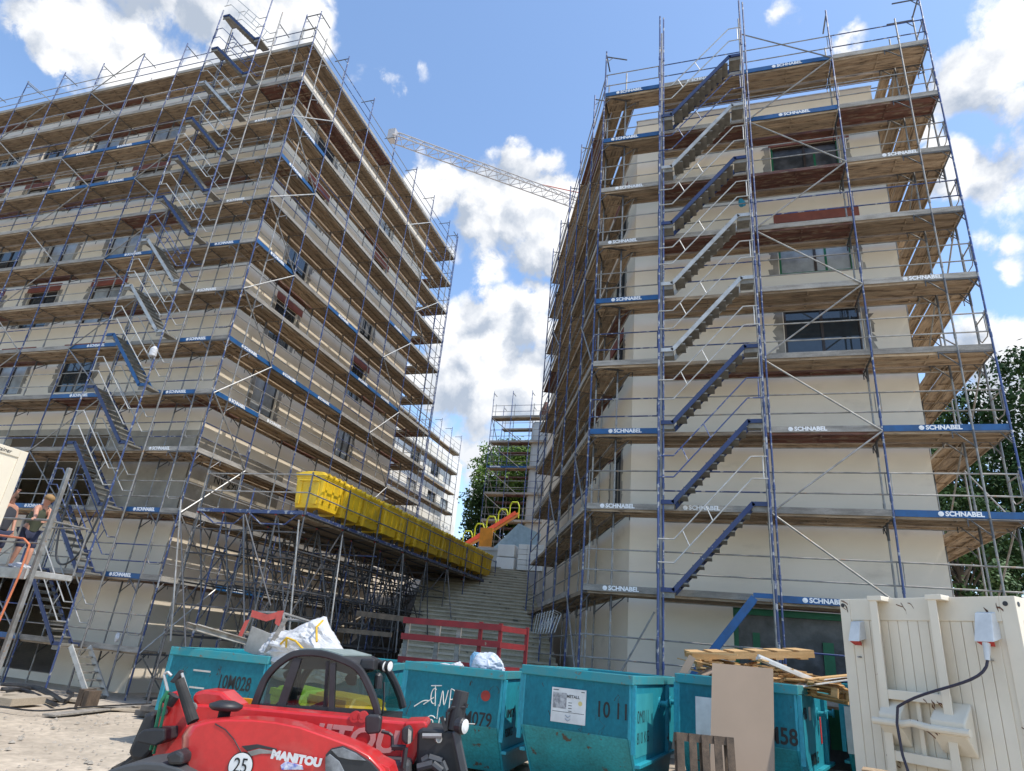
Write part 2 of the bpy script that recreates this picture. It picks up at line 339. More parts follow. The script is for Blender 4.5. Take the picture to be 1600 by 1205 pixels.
def window(parent, O, e, n, h, rnd, lintel=True, dark=False, style=None, stain=True):
    """a window in hole h: frame > pane, with the boxed shutter and stained edges of an unfinished opening"""
    O, e, n = Vector(O), Vector(e), Vector(n); s0, s1, z0, z1 = h; w = s1-s0
    M = frame(O+e*s0+Vector((0, 0, z0-O.z)), e, n, UP)
    fr = MB(); t = .07; hh = z1-z0; y0 = .10
    for a, b in (((0, y0, 0), (w, y0+.07, t)), ((0, y0, hh-t), (w, y0+.07, hh)), ((0, y0, t), (t, y0+.07, hh-t)), ((w-t, y0, t), (w, y0+.07, hh-t)), ((w/2-t/2, y0, t), (w/2+t/2, y0+.07, hh-t))): fr.box(a, b)
    f = obj('window', fr, brownframe if not dark else dgrey, parent); f.matrix_local = M
    g = MB(); y = .14
    g.add([(t, y, t), (w-t, y, t), (w-t, y, hh-t), (t, y, hh-t)], [(0, 1, 2, 3)])
    obj('pane', g, style or (filmw if rnd.random() < (.6 if dark else .45) else glassd), f)
    if lintel:
        b = MB(); b.box((-.06, -.012, hh-.02), (w+.35*rnd.random()+.1, .03, hh+.34))
        obj('shutter_box', b, insul, f)
    if stain:
        for sgn in (0, 1):
            b = MB(); pts = [(0, 0)]; q = 0
            while q < hh: pts.append((rnd.uniform(.14, .3), q)); q += rnd.uniform(.12, .25); pts.append((rnd.uniform(.14, .3), min(q, hh)))
            pts.append((0, hh)); b.prism([(w+.02+a if sgn else -.02-a, -.005, z) for a, z in pts], (0, .03, 0)); obj('reveal_patch', b, mortar, f)
    return f

# ---- left building
LB = thing('apartment_building', 'cream plastered six storey building under scaffolding on the left of the steps', 'building', (-17.35, 17.3, -.45))
def loc(parent, o): o.matrix_parent_inverse = parent.matrix_world.inverted() if False else Matrix.Translation(-parent.location); return o
rn = random.Random(11)
rows = [(9.6, 11.4), (12.7, 14.5), (15.8, 17.6), (18.9, 20.7), (22.0, 23.75)]
cL = [(6.05, 7.85), (9.8, 11.5), (13.2, 14.9), (16.6, 18.3), (20.0, 21.7)]
cR = [(2.05, 3.5), (8.35, 9.55)]
hL = [(a, b, c, d) for a, b in cL for c, d in rows]+[(4.0, 9.3, 4.95, 7.95), (3.1, 8.0, -.2, 2.95), (10.6, 16, 4.95, 7.95), (10.6, 16, -.2, 2.95)]
hR = [(a, b, c, d) for a, b in cR for c, d in rows]
w_ = MB(); TOPL = 25.05
facade(w_, (-17.35, 17.3, -.45), (-1, 0, 0), (0, 1, 0), 26, -.45, TOPL, hL, .22)
facade(w_, (-17.35, 17.3, -.45), (0, 1, 0), (-1, 0, 0), 13.7, -.45, TOPL, hR, .22)
x0, x1, y0, y1 = -43.35, -17.35, 17.3, 31.0
w_.add([(x0, y0, -.45), (x0, y1, -.45), (x0, y1, TOPL), (x0, y0, TOPL), (x1, y1, -.45), (x1, y1, TOPL), (x1, y0, TOPL)], [(0, 1, 2, 3), (1, 4, 5, 2), (3, 2, 5, 6)])
for z in (4.6, 8.3):                                                     # floor slabs seen through the openings
    w_.add([(x0, y0+.3, z), (x1-.3, y0+.3, z), (x1-.3, y1, z), (x0, y1, z)], [(0, 1, 2, 3)])
loc(LB, obj('wall', w_, plaster, LB))
for a, b in cL:
    for c, d in rows: loc(LB, window(LB, (-17.35, 17.3, -.45), (-1, 0, 0), (0, 1, 0), (a, b, c, d), rn))
for a, b in cR:
    for c, d in rows: loc(LB, window(LB, (-17.35, 17.3, -.45), (0, 1, 0), (-1, 0, 0), (a, b, c, d), rn, dark=True))
cp = MB(); cp.box((-21.3, 17.285, 4.95), (-17.33, 17.32, 7.95)); cp.box((-17.37, 17.285, 4.95), (-17.335, 22.3, 7.75)); cp.box((-43, 17.28, 7.8), (-21.3, 17.31, 8.05))
loc(LB, obj('concrete_base', cp, concrete, LB))
pc = MB(); pc.box((-43, 17.25, 25.05), (-17.3, 17.6, 25.12)); pc.box((-17.65, 17.6, 25.05), (-17.3, 31.0, 25.12)); loc(LB, obj('parapet_cap', pc, alu, LB))
for s, z in (('E V12', 7.2), ('F22', 6.95), ('AZ', 6.75), ('NV 290', 6.5)):
    t = text(s, .42, frame((-17.325, 19.2, z), (0, 1, 0), UP, (1, 0, 0)), black, LB, name='chalk_mark'); t.matrix_parent_inverse = Matrix.Translation(-LB.location)

# ---- right building
RB = thing('apartment_building', 'cream plastered building with the outside stair tower on its front, right of the steps', 'building', (-2.3, 17.55, -.3))
TOPR = 19.25
FW0 = Vector((-2.35, 17.55, -.3))
hF = [(1.85+2.35, 3.82+2.35, a, b) for a, b in ((9.65, 11.45), (12.6, 14.42), (15.55, 17.35))]+[(.19+2.35, 3.9+2.35, -.1, 3.25)]
w_ = MB(); facade(w_, FW0, (1, 0, 0), (0, 1, 0), 7.27, -.3, TOPR, hF, .2)
hS = [(1.2, 2.4, 5.6, 7.6)]+[(a, b, c, d) for a, b in ((1.3, 2.9), (6.2, 7.8), (9.6, 11.2)) for c, d in ((9.65, 11.45), (12.6, 14.42), (15.55, 17.35))]
facade(w_, FW0, U2, N2, 19, -.3, TOPR, hS, .2)  # flank runs on unseen behind the scaffold, lengthened to shade the steps
E2 = FW0+U2*19
w_.add([(4.92, 17.55, -.3), (4.92, 40, -.3), (4.92, 40, TOPR), (4.92, 17.55, TOPR), (E2.x, E2.y, -.3), (E2.x, E2.y, TOPR), (FW0.x, FW0.y, TOPR)], [(0, 1, 2, 3), (1, 4, 5, 2), (3, 2, 5, 6)])
loc(RB, obj('wall', w_, plaster, RB))
sty = [glassd, filmw, film]
for h, sm in zip(hF[:3], sty): 
    wo_ = loc(RB, window(RB, FW0, (1, 0, 0), (0, 1, 0), h, rn, style=sm))
    if sm is not glassd:
        b = MB(); w = h[1]-h[0]; hh = h[3]-h[2]
        for q in ((0, .05, 0, .07), (w-.07, .05, 0, hh), (0, .05, 0, hh), (w*.62, .05, 0, hh)): pass
        b.box((0, .09, 0), (.07, .1, hh)); b.box((w-.07, .09, 0), (w, .1, hh)); b.box((.07, .09, 0), (w-.07, .1, .08)); b.box((w*.63, .125, .08), (w*.63+.06, .135, hh*.8))
        obj('green_tape', b, tape, wo_)
for h in hS: loc(RB, window(RB, FW0, U2, N2, h, rn, dark=True, style=glassd))
d = MB(); h = hF[3]
d.add([(.19, 17.7, -.1), (3.9, 17.7, -.1), (3.9, 17.7, 3.25), (.19, 17.7, 3.25)], [(0, 1, 2, 3)]); dd = loc(RB, obj('shop_window', d, film, RB))
t = MB(); t.box((.19, 17.62, 3.1), (3.9, 17.66, 3.25)); t.box((.19, 17.62, -.1), (.3, 17.66, 3.1)); t.box((2.15, 17.63, .4), (2.38, 17.67, 2.6)); t.box((.62, 17.63, .1), (.78, 17.67, 2.7)); t.box((2.5, 17.63, 1.75), (3.9, 17.67, 1.95)); t.box((2.5, 17.63, -.1), (2.56, 17.67, 1.7))
o = obj('green_tape', t, tape, dd)
pc = MB(); pc.box((-2.4, 17.53, 19.25), (4.95, 17.8, 19.29)); loc(RB, obj('parapet_cap', pc, alu, RB))

# ------------------------------------------------------------------ scaffold kit
_mc = {}
def cached(key, fn, m):
    if key not in _mc: _mc[key] = fn().mesh(key[0], m)
    return _mc[key]
def m_pole(h, r, m):
    def f():
        b = MB(); b.tube((0, 0, 0), (0, 0, h), r, 8)
        z = 1.9
        while z < h: b.tube((0, 0, z-.06), (0, 0, z+.06), r*1.35, 8); z += 2.0
        return b
    return cached(('standard', round(h, 2), r, m.name), f, m)
def m_tube(name, l, r, m, n=6): return cached((name, round(l, 2), r, m.name), lambda: MB().tube((0, 0, 0), (l, 0, 0), r, n), m)
def m_rails(l, m, dz=(.5, 1.0)):
    def f():
        b = MB()
        for z in dz: b.tube((0, 0, z), (l, 0, z), .019, 6)
        for x in (.06, l-.06): b.tube((x, 0, dz[0]-.02), (x, 0, dz[1]+.02), .012, 5)
        return b
    return cached(('guardrail', round(l, 2), m.name, dz), f, m)
def m_deck(l, m, y0=.04, nb=2, w=.312):
    def f():
        b = MB()
        for k in range(nb):
            y = y0+k*(w+.024)
            b.box((.03, y, 0), (l-.03, y+w, .045)); b.box((.03, y, -.055), (l-.03, y+.022, 0)); b.box((.03, y+w-.022, -.055), (l-.03, y+w, 0))
            for q in range(3): b.box((.03+(l-.1)*q/2, y+.03, -.035), (.07+(l-.1)*q/2, y+w-.03, 0))
        return b
    return cached(('deck', round(l, 2), m.name, y0, nb, w), f, m)
def m_toe(l, m): return cached(('toe_board', round(l, 2), m.name), lambda: MB().box((.03, -.012, .0), (l-.03, .018, .15)), m)
def m_transom(w, br, m):
    def f():
        b = MB(); b.tube((0, 0, -.03), (0, w, -.03), .024, 6)
        if br: b.tube((0, w, -.03), (0, w+.42, -.03), .02, 6); b.tube((0, w+.38, -.03), (0, w, -.38), .016, 6); b.tube((0, w+.42, -.18), (0, w+.42, .02), .014, 5); b.tube((0, w, -.42), (0, w, .02), .03, 6)
        b.tube((0, .02, -.3), (0, .22, -.04), .014, 5)
        return b
    return cached(('transom', round(w, 2), br, m.name), f, m)
_logo = MB(); _logo.lathe([(0, .056), (.003, .056)], (0, 0, 0), (0, 0, 1), 18, 0)
for a, b in (((-.026, -.028), (-.026, .028)), ((-.026, .028), (.026, -.028)), ((.026, -.028), (.026, .028))): _logo.bar((*a, .0045), (*b, .0045), .016, .004, UP, 1)
def lettering(m):
    k = ('lettering', m.name)
    if k in _mc: return _mc[k]
    t = text_mesh('SCHNABEL', .145, white, .002, .0055, 0, 1.02)
    me = t.copy(); bm = bmesh.new(); bm.from_mesh(me)
    lm = _logo.mesh('logo', [white, m]); off = min(v.co.x for v in t.vertices)-.085
    n0 = len(bm.verts); bm.from_mesh(lm); bm.verts.ensure_lookup_table()
    for v in bm.verts[n0:]: v.co.x += off
    bm.to_mesh(me); bm.free(); me.materials.clear(); me.materials.append(white); me.materials.append(m); _mc[k] = me; return me
class Scaf:
    def __init__(s, name, label, loc_, cat='scaffold', group=None): s.root = thing(name, label, cat, loc_, 0, group); s.it = {}; s.inv = Matrix.Translation(-s.root.location)
    def add(s, kind, me, M, sub=()): s.it.setdefault(kind, []).append((me, M, sub))
    def tube(s, kind, p, q, r, m, n=6):
        p, q = Vector(p), Vector(q); d = q-p; x = d.normalized(); y = (UP if abs(x.z) < .95 else Vector((1, 0, 0))).cross(x).normalized()
        s.add(kind, m_tube(kind, d.length, r, m, n), frame(p, x, y))
    def done(s, cap=97):
        for kind, L_ in s.it.items():
            def key(t):
                c = t[1] @ (sum((Vector(b) for b in t[0].vertices[:1] and [t[0].vertices[0].co, t[0].vertices[-1].co]), Vector())/2)
                d = c-CAM; f = d.dot(_F)
                if f < .5: return 1e6
                x, y = 800+FPX*d.dot(_R)/f, 602-FPX*d.dot(_U)/f
                return f+(1e4 if not (-40 < x < 1640 and -40 < y < 1245) else 0)
            if len(L_) > 100: L_.sort(key=key)
            keep = L_ if len(L_) <= 100 else L_[:cap]; rest = L_[len(keep):]
            for me, M, sub in keep:
                o = link(kind, me, s.root, M=M); o.matrix_parent_inverse = s.inv
                for nm, sm, SM in sub: link(nm, sm, o, M=SM)
            if rest:
                bm = bmesh.new(); mats = []
                for me, M, sub in rest:
                    for me2, M2 in [(me, M)]+[(a[1], M @ a[2]) for a in sub]:
                        n0, f0 = len(bm.verts), len(bm.faces); bm.from_mesh(me2); bm.verts.ensure_lookup_table(); bm.faces.ensure_lookup_table()
                        for v in bm.verts[n0:]: v.co = M2 @ v.co
                        for f in bm.faces[f0:]:
                            mm = me2.materials[f.material_index]
                            if mm not in mats: mats.append(mm)
                            f.material_index = mats.index(mm)
                rm = bpy.data.meshes.new(kind); bm.to_mesh(rm); bm.free()
                for mm in mats: rm.materials.append(mm)
                o = link(kind, rm, s.root, kind='stuff'); o.matrix_parent_inverse = s.inv
rs = random.Random(5)
def run(S, O, e, n, stn, levels, z0, top, inner=True, toe=None, deck0=.04, ipole=True, zoff=0., bays=None, nodeck=(), opole=lambda i: True, polem=None, last_inner=True, rail=True, red=.12, topm=None, polez=None, toe_std=.25):
    O, e, n = Vector(O), Vector(e), Vector(n)
    B = lambda s, d, z: frame(O+e*s+n*d+Vector((0, 0, z)), e, n, UP) if e.cross(n).z > 0 else Matrix(((e.x, n.x, 0, (O+e*s+n*d).x), (e.y, n.y, 0, (O+e*s+n*d).y), (0, 0, 1, z), (0, 0, 0, 1)))
    for i, s in enumerate(stn):
        zz = polez(i) if polez else z0
        if opole(i):
            S.add('standard', m_pole(round(top-zz, 1), .0255, polem or bluepole), B(s, 0, zz))
        if ipole and (i < len(stn)-1 or last_inner): S.add('standard', m_pole(round(top-.8-zz, 1), .0245, greypole), B(s, .73, zz))
        for z in levels:
            if z > zz: S.add('transom', m_transom(.73, inner, darkpole), B(s, 0, z))
        S.add('transom', m_transom(.73, False, darkpole), B(s, 0, top-.12))
    for i in range(len(stn)-1):
        if bays is not None and i not in bays: continue
        l = stn[i+1]-stn[i]
        for k, z in enumerate(levels):
            if (i, k) in nodeck: continue
            dm = redply if rs.random() < red else wood
            S.add('deck', m_deck(l, dm, deck0), B(stn[i], 0, z+zoff))
            if inner: S.add('inner_board', m_deck(l, redply if rs.random() < red else wood, .785, 1, .27), B(stn[i], 0, z+zoff))
            t = toe(i, k) if toe else ('bl' if rs.random() < .16 else 'g')
            if t:
                tm = blueboard if t[0] == 'b' else greyboard
                sub = []
                if 'l' in t:
                    c = O+e*(stn[i]+l*(.5+rs.uniform(-.12, .06)))
                    Mw = frame(c+n*-.0135+Vector((0, 0, z+zoff+.078)), n.cross(UP), UP, -n)
                    sub = [('lettering', lettering(tm), B(stn[i], 0, z+zoff).inverted() @ Mw)]
                S.add('toe_board', m_toe(l, tm), B(stn[i], 0, z+zoff), sub)
            if rail: S.add('guardrail', m_rails(l, greypole if rs.random() < .75 else bluepole), B(stn[i], .03, z+zoff))
            if inner and rs.random() < .8: S.add('inner_rail', m_tube('inner_rail', l, .017, alu if rs.random() < .4 else greypole), B(stn[i], 1.08, z-.06))
    return B
def zigzag(S, O, e, n, s0, s1, zs, m=greypole):
    O, e, n = Vector(O), Vector(e), Vector(n); a, b = s0, s1
    for q in range(len(zs)-1):
        S.tube('brace', O+e*a-n*.04+UP*zs[q], O+e*b-n*.04+UP*zs[q+1], .0225, m); a, b = b, a
def gate(S, O, e, n, s, z):          # U-shaped end guards across a scaffold end
    O, e, n = Vector(O), Vector(e), Vector(n); b = MB(); P = lambda d, h: O+e*s+n*d+UP*(z+h)
    b.path([P(.1, 1.1), P(.1, .55), P(.2, .45), P(.55, .45), P(.65, .55), P(.65, 1.1)], .014, 5); b.tube(P(0, 1.0), P(.73, 1.0), .018, 6)
    S.add('end_guard', b.mesh('end_guard', greypole), Matrix())
def stair_tower(S, xa, xb, y0, y1, lows, sgn, mats, z0, top, dbl=True):
    """alu stair flights in a bay of their own; lows = landing heights; sgn +1 rises to +x"""
    for x in (xa, xb):
        for y in (y0, y1):
            S.add('standard', m_pole(round(top-z0, 1), .027, bluepole if y == y0 else greypole), frame((x, y, z0), (1, 0, 0), (0, 1, 0)))
        if dbl: S.add('standard', m_pole(round(top-z0, 1), .024, bluepole), frame((x+.11, y0+.08, z0), (1, 0, 0), (0, 1, 0)))
    L0, L1 = (xa, xb) if sgn > 0 else (xb, xa)
    for k, z in enumerate(lows):
        m = mats[k % len(mats)]; f = MB(); t = MB(); r = MB(); H = 2.0
        a, b = L0+sgn*.05, L0+sgn*.36; c, d = L1-sgn*.38, L1-sgn*.05
        for y in (y0+.05, y1-.05):
            P = lambda x, zz: Vector((x, y, zz))
            f.bar(P(a, z+.05), P(b, z+.05), .035, .10); f.bar(P(b-sgn*.03, z+.03), P(c+sgn*.03, z+H+.07), .035, .105); f.bar(P(c, z+H+.05), P(d, z+H+.05), .035, .10)
        for q in range(1, 10):
            x = b+(c-b)*q/10; zz = z+H*q/10; t.box((x-.13, y0+.07, zz-.005), (x+.13, y1-.07, zz+.03)); t.box((x-.1 if sgn > 0 else x+.07, y0+.07, zz-.06), (x-.07 if sgn > 0 else x+.1, y1-.07, zz))
        for (p, q, zz) in ((a, b, z), (c, d, z+H)): t.box((min(p, q), y0+.07, zz+.0), (max(p, q), y1-.07, zz+.05)); t.box((min(p, q), y0+.07, zz-.12), (max(p, q), y0+.10, zz))
        S.add('stair_flight', f.mesh('stair_flight', m), Matrix(), [('treads', t.mesh('treads', tread), Matrix())])
        for y in ((y0-.02,) if sgn > 0 else (y0-.02, y1+.02)):
            for h in (.62, 1.15):
                r.path([(L0, y, z+h+.02), (b, y, z+h+.02), (c+sgn*.02, y, z+H+h), (L1, y, z+H+h)], .017, 6)
            for q in (.2, .5): x = b+(c-b)*q; r.tube((x, y, z+H*q+.62), (x-sgn*.16, y, z+H*q+1.15-.16), .014, 5)
            r.tube((d-sgn*.05, y, z+H+.62), (d-sgn*.05, y, z+H+1.15), .014, 5)
        S.add('stair_rail', r.mesh('stair_rail', alu if k % 5 != 1 else bluepole), Matrix())

# ---- right scaffold
LV = [19.3-2*k for k in range(9)]+[1.3]
SR = Scaf('scaffold', 'scaffold with a zigzag stair tower wrapped round the building right of the steps', (-3.31, 16.255, -.2))
TR = [['bl', 'gl', 'bl', 'g'], ['bl', 'g', 'bl', 'g'], ['gl', 'g', None, 'gl'], ['gl', 'g', 'g', 'g'], ['bl', None, 'g', 'gl'], ['g', None, 'g', 'g'],
      ['bl', None, 'gl', 'bl'], ['gl', 'gl', 'g', 'bl'], ['gl', 'g', 'bl', 'bl'], ['g', 'g', 'g', 'g']]
stF = [0, 1.84, 4.42, 6.97, 9.53]
OF = (-3.31, 16.255, 0)
run(SR, OF, (1, 0, 0), (0, 1, 0), stF, LV, -.2, 21.4, toe=lambda i, k: TR[k][i], bays=[1, 2, 3])
run(SR, OF, (1, 0, 0), (0, 1, 0), stF[:2], LV, -.2, 21.4, toe=lambda i, k: TR[k][i], inner=False, opole=lambda i: False, ipole=False)
for a, b, zs in ((4.42, 6.97, [19.3+2.0, 19.3, 17.3, 15.3, 13.3, 11.3, 9.3, 7.3, 5.3, 3.3]),): zigzag(SR, OF, (1, 0, 0), (0, 1, 0), b, a, zs[1:]); zigzag(SR, OF, (1, 0, 0), (0, 1, 0), a, b, [21.0, 19.3])
SR.tube('brace', (-3.2, 16.1, -.1), (-1.55, 16.1, 2.9), .022, greypole); SR.tube('brace', (-2.2, 16.1, -.2), (-1.5, 16.1, 1.3), .022, greypole)
OL = Vector(OF)
run(SR, OL, U2, N2, [.0, 1.9, 4.45, 7.0, 9.6, 12.1], LV, -.2, 21.3, toe=lambda i, k: 'g' if rs.random() < .6 else None, deck0=.06, zoff=-.013, opole=lambda i: i > 0, ipole=True, red=.06,
    polez=lambda i: -.2+i*.35)
zigzag(SR, OL, U2, N2, 1.9, 0, [3.3, 1.3]); zigzag(SR, OL, U2, N2, 1.9, 0, [7.3, 5.3, ]); zigzag(SR, OL, U2, N2, 0, 1.9, [9.5, 11.5]); zigzag(SR, OL, U2, N2, 7.0, 9.6, [13.3, 15.3]); zigzag(SR, OL, U2, N2, 9.6, 12.1, [7.3, 9.3]); zigzag(SR, OL, U2, N2, 4.45, 7.0, [5.3, 7.3, 9.3])
run(SR, (6.22, 16.255, 0), (0, 1, 0), (-1, 0, 0), [0, .73, 3.3, 5.87, 8.44, 11.0], LV, -.2, 21.3, toe=lambda i, k: None, deck0=.06, zoff=-.013, bays=[1, 2, 3, 4], red=.0, rail=False, ipole=True, polem=greypole, opole=lambda i: i > 0)
for k, z in enumerate(LV): 
    gate(SR, OF, (1, 0, 0), (0, 1, 0), 9.53, z)
    if k % 2 == 0: SR.tube('brace', (6.2, 17.0, z-1.9), (6.2, 19.5, z), .022, greypole); SR.tube('brace', (5.5, 17.0, z), (5.5, 19.5, z-2), .022, greypole)
    else: SR.tube('brace', (6.2, 19.5, z-1.9), (6.2, 17.0, z), .022, greypole)
stair_tower(SR, -1.42, 1.05, 15.5, 16.16, [3.3+2*k for k in range(8)], 1, [navy, navy, navy, alu, alu, navy, alu, navy], -.15, 21.6)
fl = MB(); fl.bar((-.9, 15.55, 1.35), (.62, 15.55, 3.3), .035, .16); fl.bar((.6, 15.55, 3.35), (1.0, 15.55, 3.35), .035, .10); fl.bar((-.9, 16.1, 1.35), (.62, 16.1, 3.3), .035, .16)
SR.add('stair_flight', fl.mesh('stair_flight', blueboard), Matrix())
# stack of spare frames leaning at the foot of the flank
for q in range(7):
    b = MB(); p = Vector((-4.3-.18*q, 17.2+.4*q, 2.3)); v = Vector((.05, .12, 0))
    b.path([p, p+v+UP*.55, p+v*2+Vector((.09, .2, .5)), p+Vector((.09, .2, 0))], .014, 5); SR.add('spare_frame', b.mesh('spare_frame', alu), Matrix())
SR.done()

# ---- left scaffold
LL = [24.77-2*k for k in range(13)]
SL = Scaf('scaffold', 'tall scaffold wrapped round the six storey building left of the steps', (-15.91, 15.96, -.45))
OLc = (-15.91, 15.96, 0)
stL = [0, .74, 2.15]+[4.72+2.57*k for k in range(8)]
BLU = {(1, 11): 'bl', (1, 10): 'bl', (1, 8): 'bl', (1, 7): 'bl', (1, 9): 'gl', (1, 6): 'gl', (1, 5): 'bl', (1, 4): 'gl', (1, 2): 'gl', (3, 8): 'bl', (3, 7): 'bl', (3, 5): 'bl', (4, 3): 'bl', (5, 3): 'bl', (5, 2): 'bl', (4, 2): 'bl', (4, 10): 'bl', (3, 12): 'bl', (3, 10): 'bl'}
run(SL, OLc, (-1, 0, 0), (0, 1, 0), stL, LL, -.45, 26.75, toe=lambda i, k: BLU.get((i, k), 'g' if rs.random() < .93 else None), red=.16)
RBL = {(0, 7): 'bl', (0, 8): 'bl', (1, 7): 'bl', (0, 3): 'bl', (0, 2): 'bl', (2, 7): 'bl', (3, 6): 'bl', (4, 6): 'bl', (4, 4): 'bl', (1, 8): 'gl', (0, 5): 'bl', (2, 5): 'bl', (0, 10): 'g', (1, 11): 'bl', (0, 9): 'g'}
stR = [0, 2.36, 4.86, 7.4, 9.95, 12.45, 14.95, 16.3]
run(SL, OLc, (0, 1, 0), (-1, 0, 0), stR, LL[:12], -.45, 26.75, toe=lambda i, k: RBL.get((i, k), 'g'), deck0=.06, zoff=-.013, opole=lambda i: i > 0, red=.05)
run(SL, (-15.91, 32.4, 0), (-1, 0, 0), (0, -1, 0), [0, 2.6], LL[:10], 3, 26.6, toe=lambda i, k: 'g', deck0=.05, zoff=.01, red=.3)
zigzag(SL, OLc, (0, 1, 0), (-1, 0, 0), 0, 2.36, [24.77-4-.02, 22.77-4][::1]); 
for a, b, z in ((0, 2.36, 20.77), (0, 2.36, 16.77), (0, 2.36, 12.77), (0, 2.36, 8.77), (0, 2.36, 4.77), (0, 2.36, .77), (9.95, 12.45, 14.77), (9.95, 12.45, 10.77), (9.95, 12.45, 6.77), (9.95, 12.45, 22.77), (12.45, 14.95, 18.77)):
    S_ = SL; S_.tube('brace', (-15.87, 15.96+a, z), (-15.87, 15.96+b, z+2), .0225, alu); S_.tube('brace', (-15.87, 15.96+b, z-2), (-15.87, 15.96+a, z), .0225, greypole)
zigzag(SL, OLc, (-1, 0, 0), (0, 1, 0), 4.72, 7.29, [24.77-2*k for k in range(2, 13)][::-1], greypole); zigzag(SL, OLc, (-1, 0, 0), (0, 1, 0), 9.86, 12.43, [6.77+2*k for k in range(10)], greypole)
zigzag(SL, OLc, (-1, 0, 0), (0, 1, 0), 12.43, 7.29+2.57, [24.77, 26.7]); zigzag(SL, OLc, (-1, 0, 0), (0, 1, 0), 15.0, 17.57, [24.77, 26.7]); zigzag(SL, OLc, (-1, 0, 0), (0, 1, 0), 15.0, 17.57, [20.77, 22.77, 24.77])
for z in LL: gate(SL, OLc, (0, 1, 0), (-1, 0, 0), 0, z); 
stair_tower(SL, -20.6, -17.95, 15.15, 15.85, [.77+2*k for k in range(13)], -1, [navy, navy, navy, navy, blueboard, alu, alu, navy, navy, navy, alu, navy, navy], -.45, 27.2, False)
f = MB(); t = MB()
for y in (15.2, 15.8): f.bar((-17.6, y, .8), (-16.4, y, -.42), .035, .14)
for q in range(7): x = -17.6+1.2*q/6.5; z = .72-1.2*q/6.5; t.box((x-.1, 15.22, z-.02), (x+.1, 15.78, z+.02))
SL.add('stair_flight', f.mesh('stair_flight', alu), Matrix(), [('treads', t.mesh('treads', tread), Matrix())])
SL.done()

# ------------------------------------------------------------------ loading platform with yellow waste containers
def stepz(x, y):
    t = (Vector((x, y, 0))-Vector((so_.x, so_.y, 0))).dot(U2)/run_h
    s = (Vector((x, y, 0))-Vector((so_.x, so_.y, 0))).dot(N2)
    if -wst < s < 1.9 and t > 0: return -.45+min(38, int(t)+1)*step_h
    return gz(x, y)
LP = Scaf('loading_platform', 'long loading platform on tubular scaffold carrying the row of yellow waste containers', (-12.8, 15.4, -.45), 'platform')
XP, ZP = (-14.6, -13.7, -12.8, -11.9, -11.0), 4.85
ypl = [15.4+2.08*k for k in range(9)]
for j, y in enumerate(ypl):
    for i, x in enumerate(XP):
        zb = min(ZP-.5, stepz(x, y)); top = ZP+(1.12 if i in (0, 4) else -.1)
        LP.add('standard', m_pole(round(top-zb, 1), .025, bluepole if rs.random() < .3 else darkpole), frame((x, y, zb), (1, 0, 0), (0, 1, 0)))
        LP.tube('ledger', (x, y-.06, ZP-.14), (x, y-.05, ZP-.12), .04, redpaint)
    for z in (ZP-.1, ZP-.6, ZP-1.3, ZP-2, ZP-2.7, ZP-3.4, ZP-4.6):
        if z > stepz(-12.8, y)+.1: LP.tube('ledger', (-14.7, y+.03, z), (-10.9, y+.03, z), .023, bluepole if rs.random() < .15 else darkpole)
    if j < 8:
        y2 = ypl[j+1]
        for i, x in enumerate(XP):
            for z in (ZP-.12, ZP-1.1, ZP-2.1, ZP-3.5):
                if z > stepz(x, y2)+.1: LP.tube('ledger', (x+.03, y-.1, z), (x+.03, y2+.1, z), .023, darkpole)
            zb = max(stepz(x, y), stepz(x, y2))
            if ZP-zb > 1.5:
                a, b = (y, y2) if j % 2 else (y2, y)
                LP.tube('brace', (x-.04, a, ZP-.2), (x-.04, b, max(zb, ZP-3.2)), .023, greypole if rs.random() < .12 else darkpole)
                if i < 4: LP.tube('brace', (x, y+.07, ZP-.2), (x+.9, y+.07, max(zb, ZP-2.8)), .022, darkpole)
        for z in (.5, 1.02): LP.tube('guardrail', (-10.98, y, ZP+z), (-10.98, y2, ZP+z), .02, bluepole if rs.random() < .5 else greypole); LP.tube('guardrail', (-14.62, y, ZP+z), (-14.62, y2, ZP+z), .02, greypole)
        LP.add('deck', cached(('deck', 'lp'), lambda: MB().box((0, 0, 0), (3.5, 2.06, .05)).box((0, 0, -.12), (.06, 2.06, 0)).box((3.44, 0, -.12), (3.5, 2.06, 0)).box((1.7, 0, -.12), (1.76, 2.06, 0)), wood), frame((-14.55, y+.01, ZP-.06), (1, 0, 0), (0, 1, 0)))
        LP.add('edge_beam', cached(('edge_beam', 'lp'), lambda: MB().box((0, 0, 0), (.05, 2.06, .12)), bluepole), frame((-11.04, y+.01, ZP-.13), (1, 0, 0), (0, 1, 0)))
for z in (.5, 1.02): LP.tube('guardrail', (-14.6, 15.37, ZP+z), (-11, 15.37, ZP+z), .02, greypole)
for x in (-13.4, -12.2): LP.tube('standard', (x, 15.37, ZP), (x, 15.37, ZP+1.1), .02, greypole)
tr = MB(); tr.path([(-14.5, 15.3, ZP-.1), (-13.9, 15.3, ZP-.45), (-13.2, 15.3, ZP-.45), (-12.8, 15.3, ZP-.1)], .022, 6); tr.path([(-12.8, 15.3, ZP-.1), (-12.3, 15.3, ZP-.42), (-11.5, 15.3, ZP-.42), (-11.1, 15.3, ZP-.1)], .022, 6); tr.box((-14.6, 15.28, ZP-.13), (-11, 15.33, ZP-.03))
LP.add('lattice_beam', tr.mesh('lattice_beam', bluepole), Matrix())
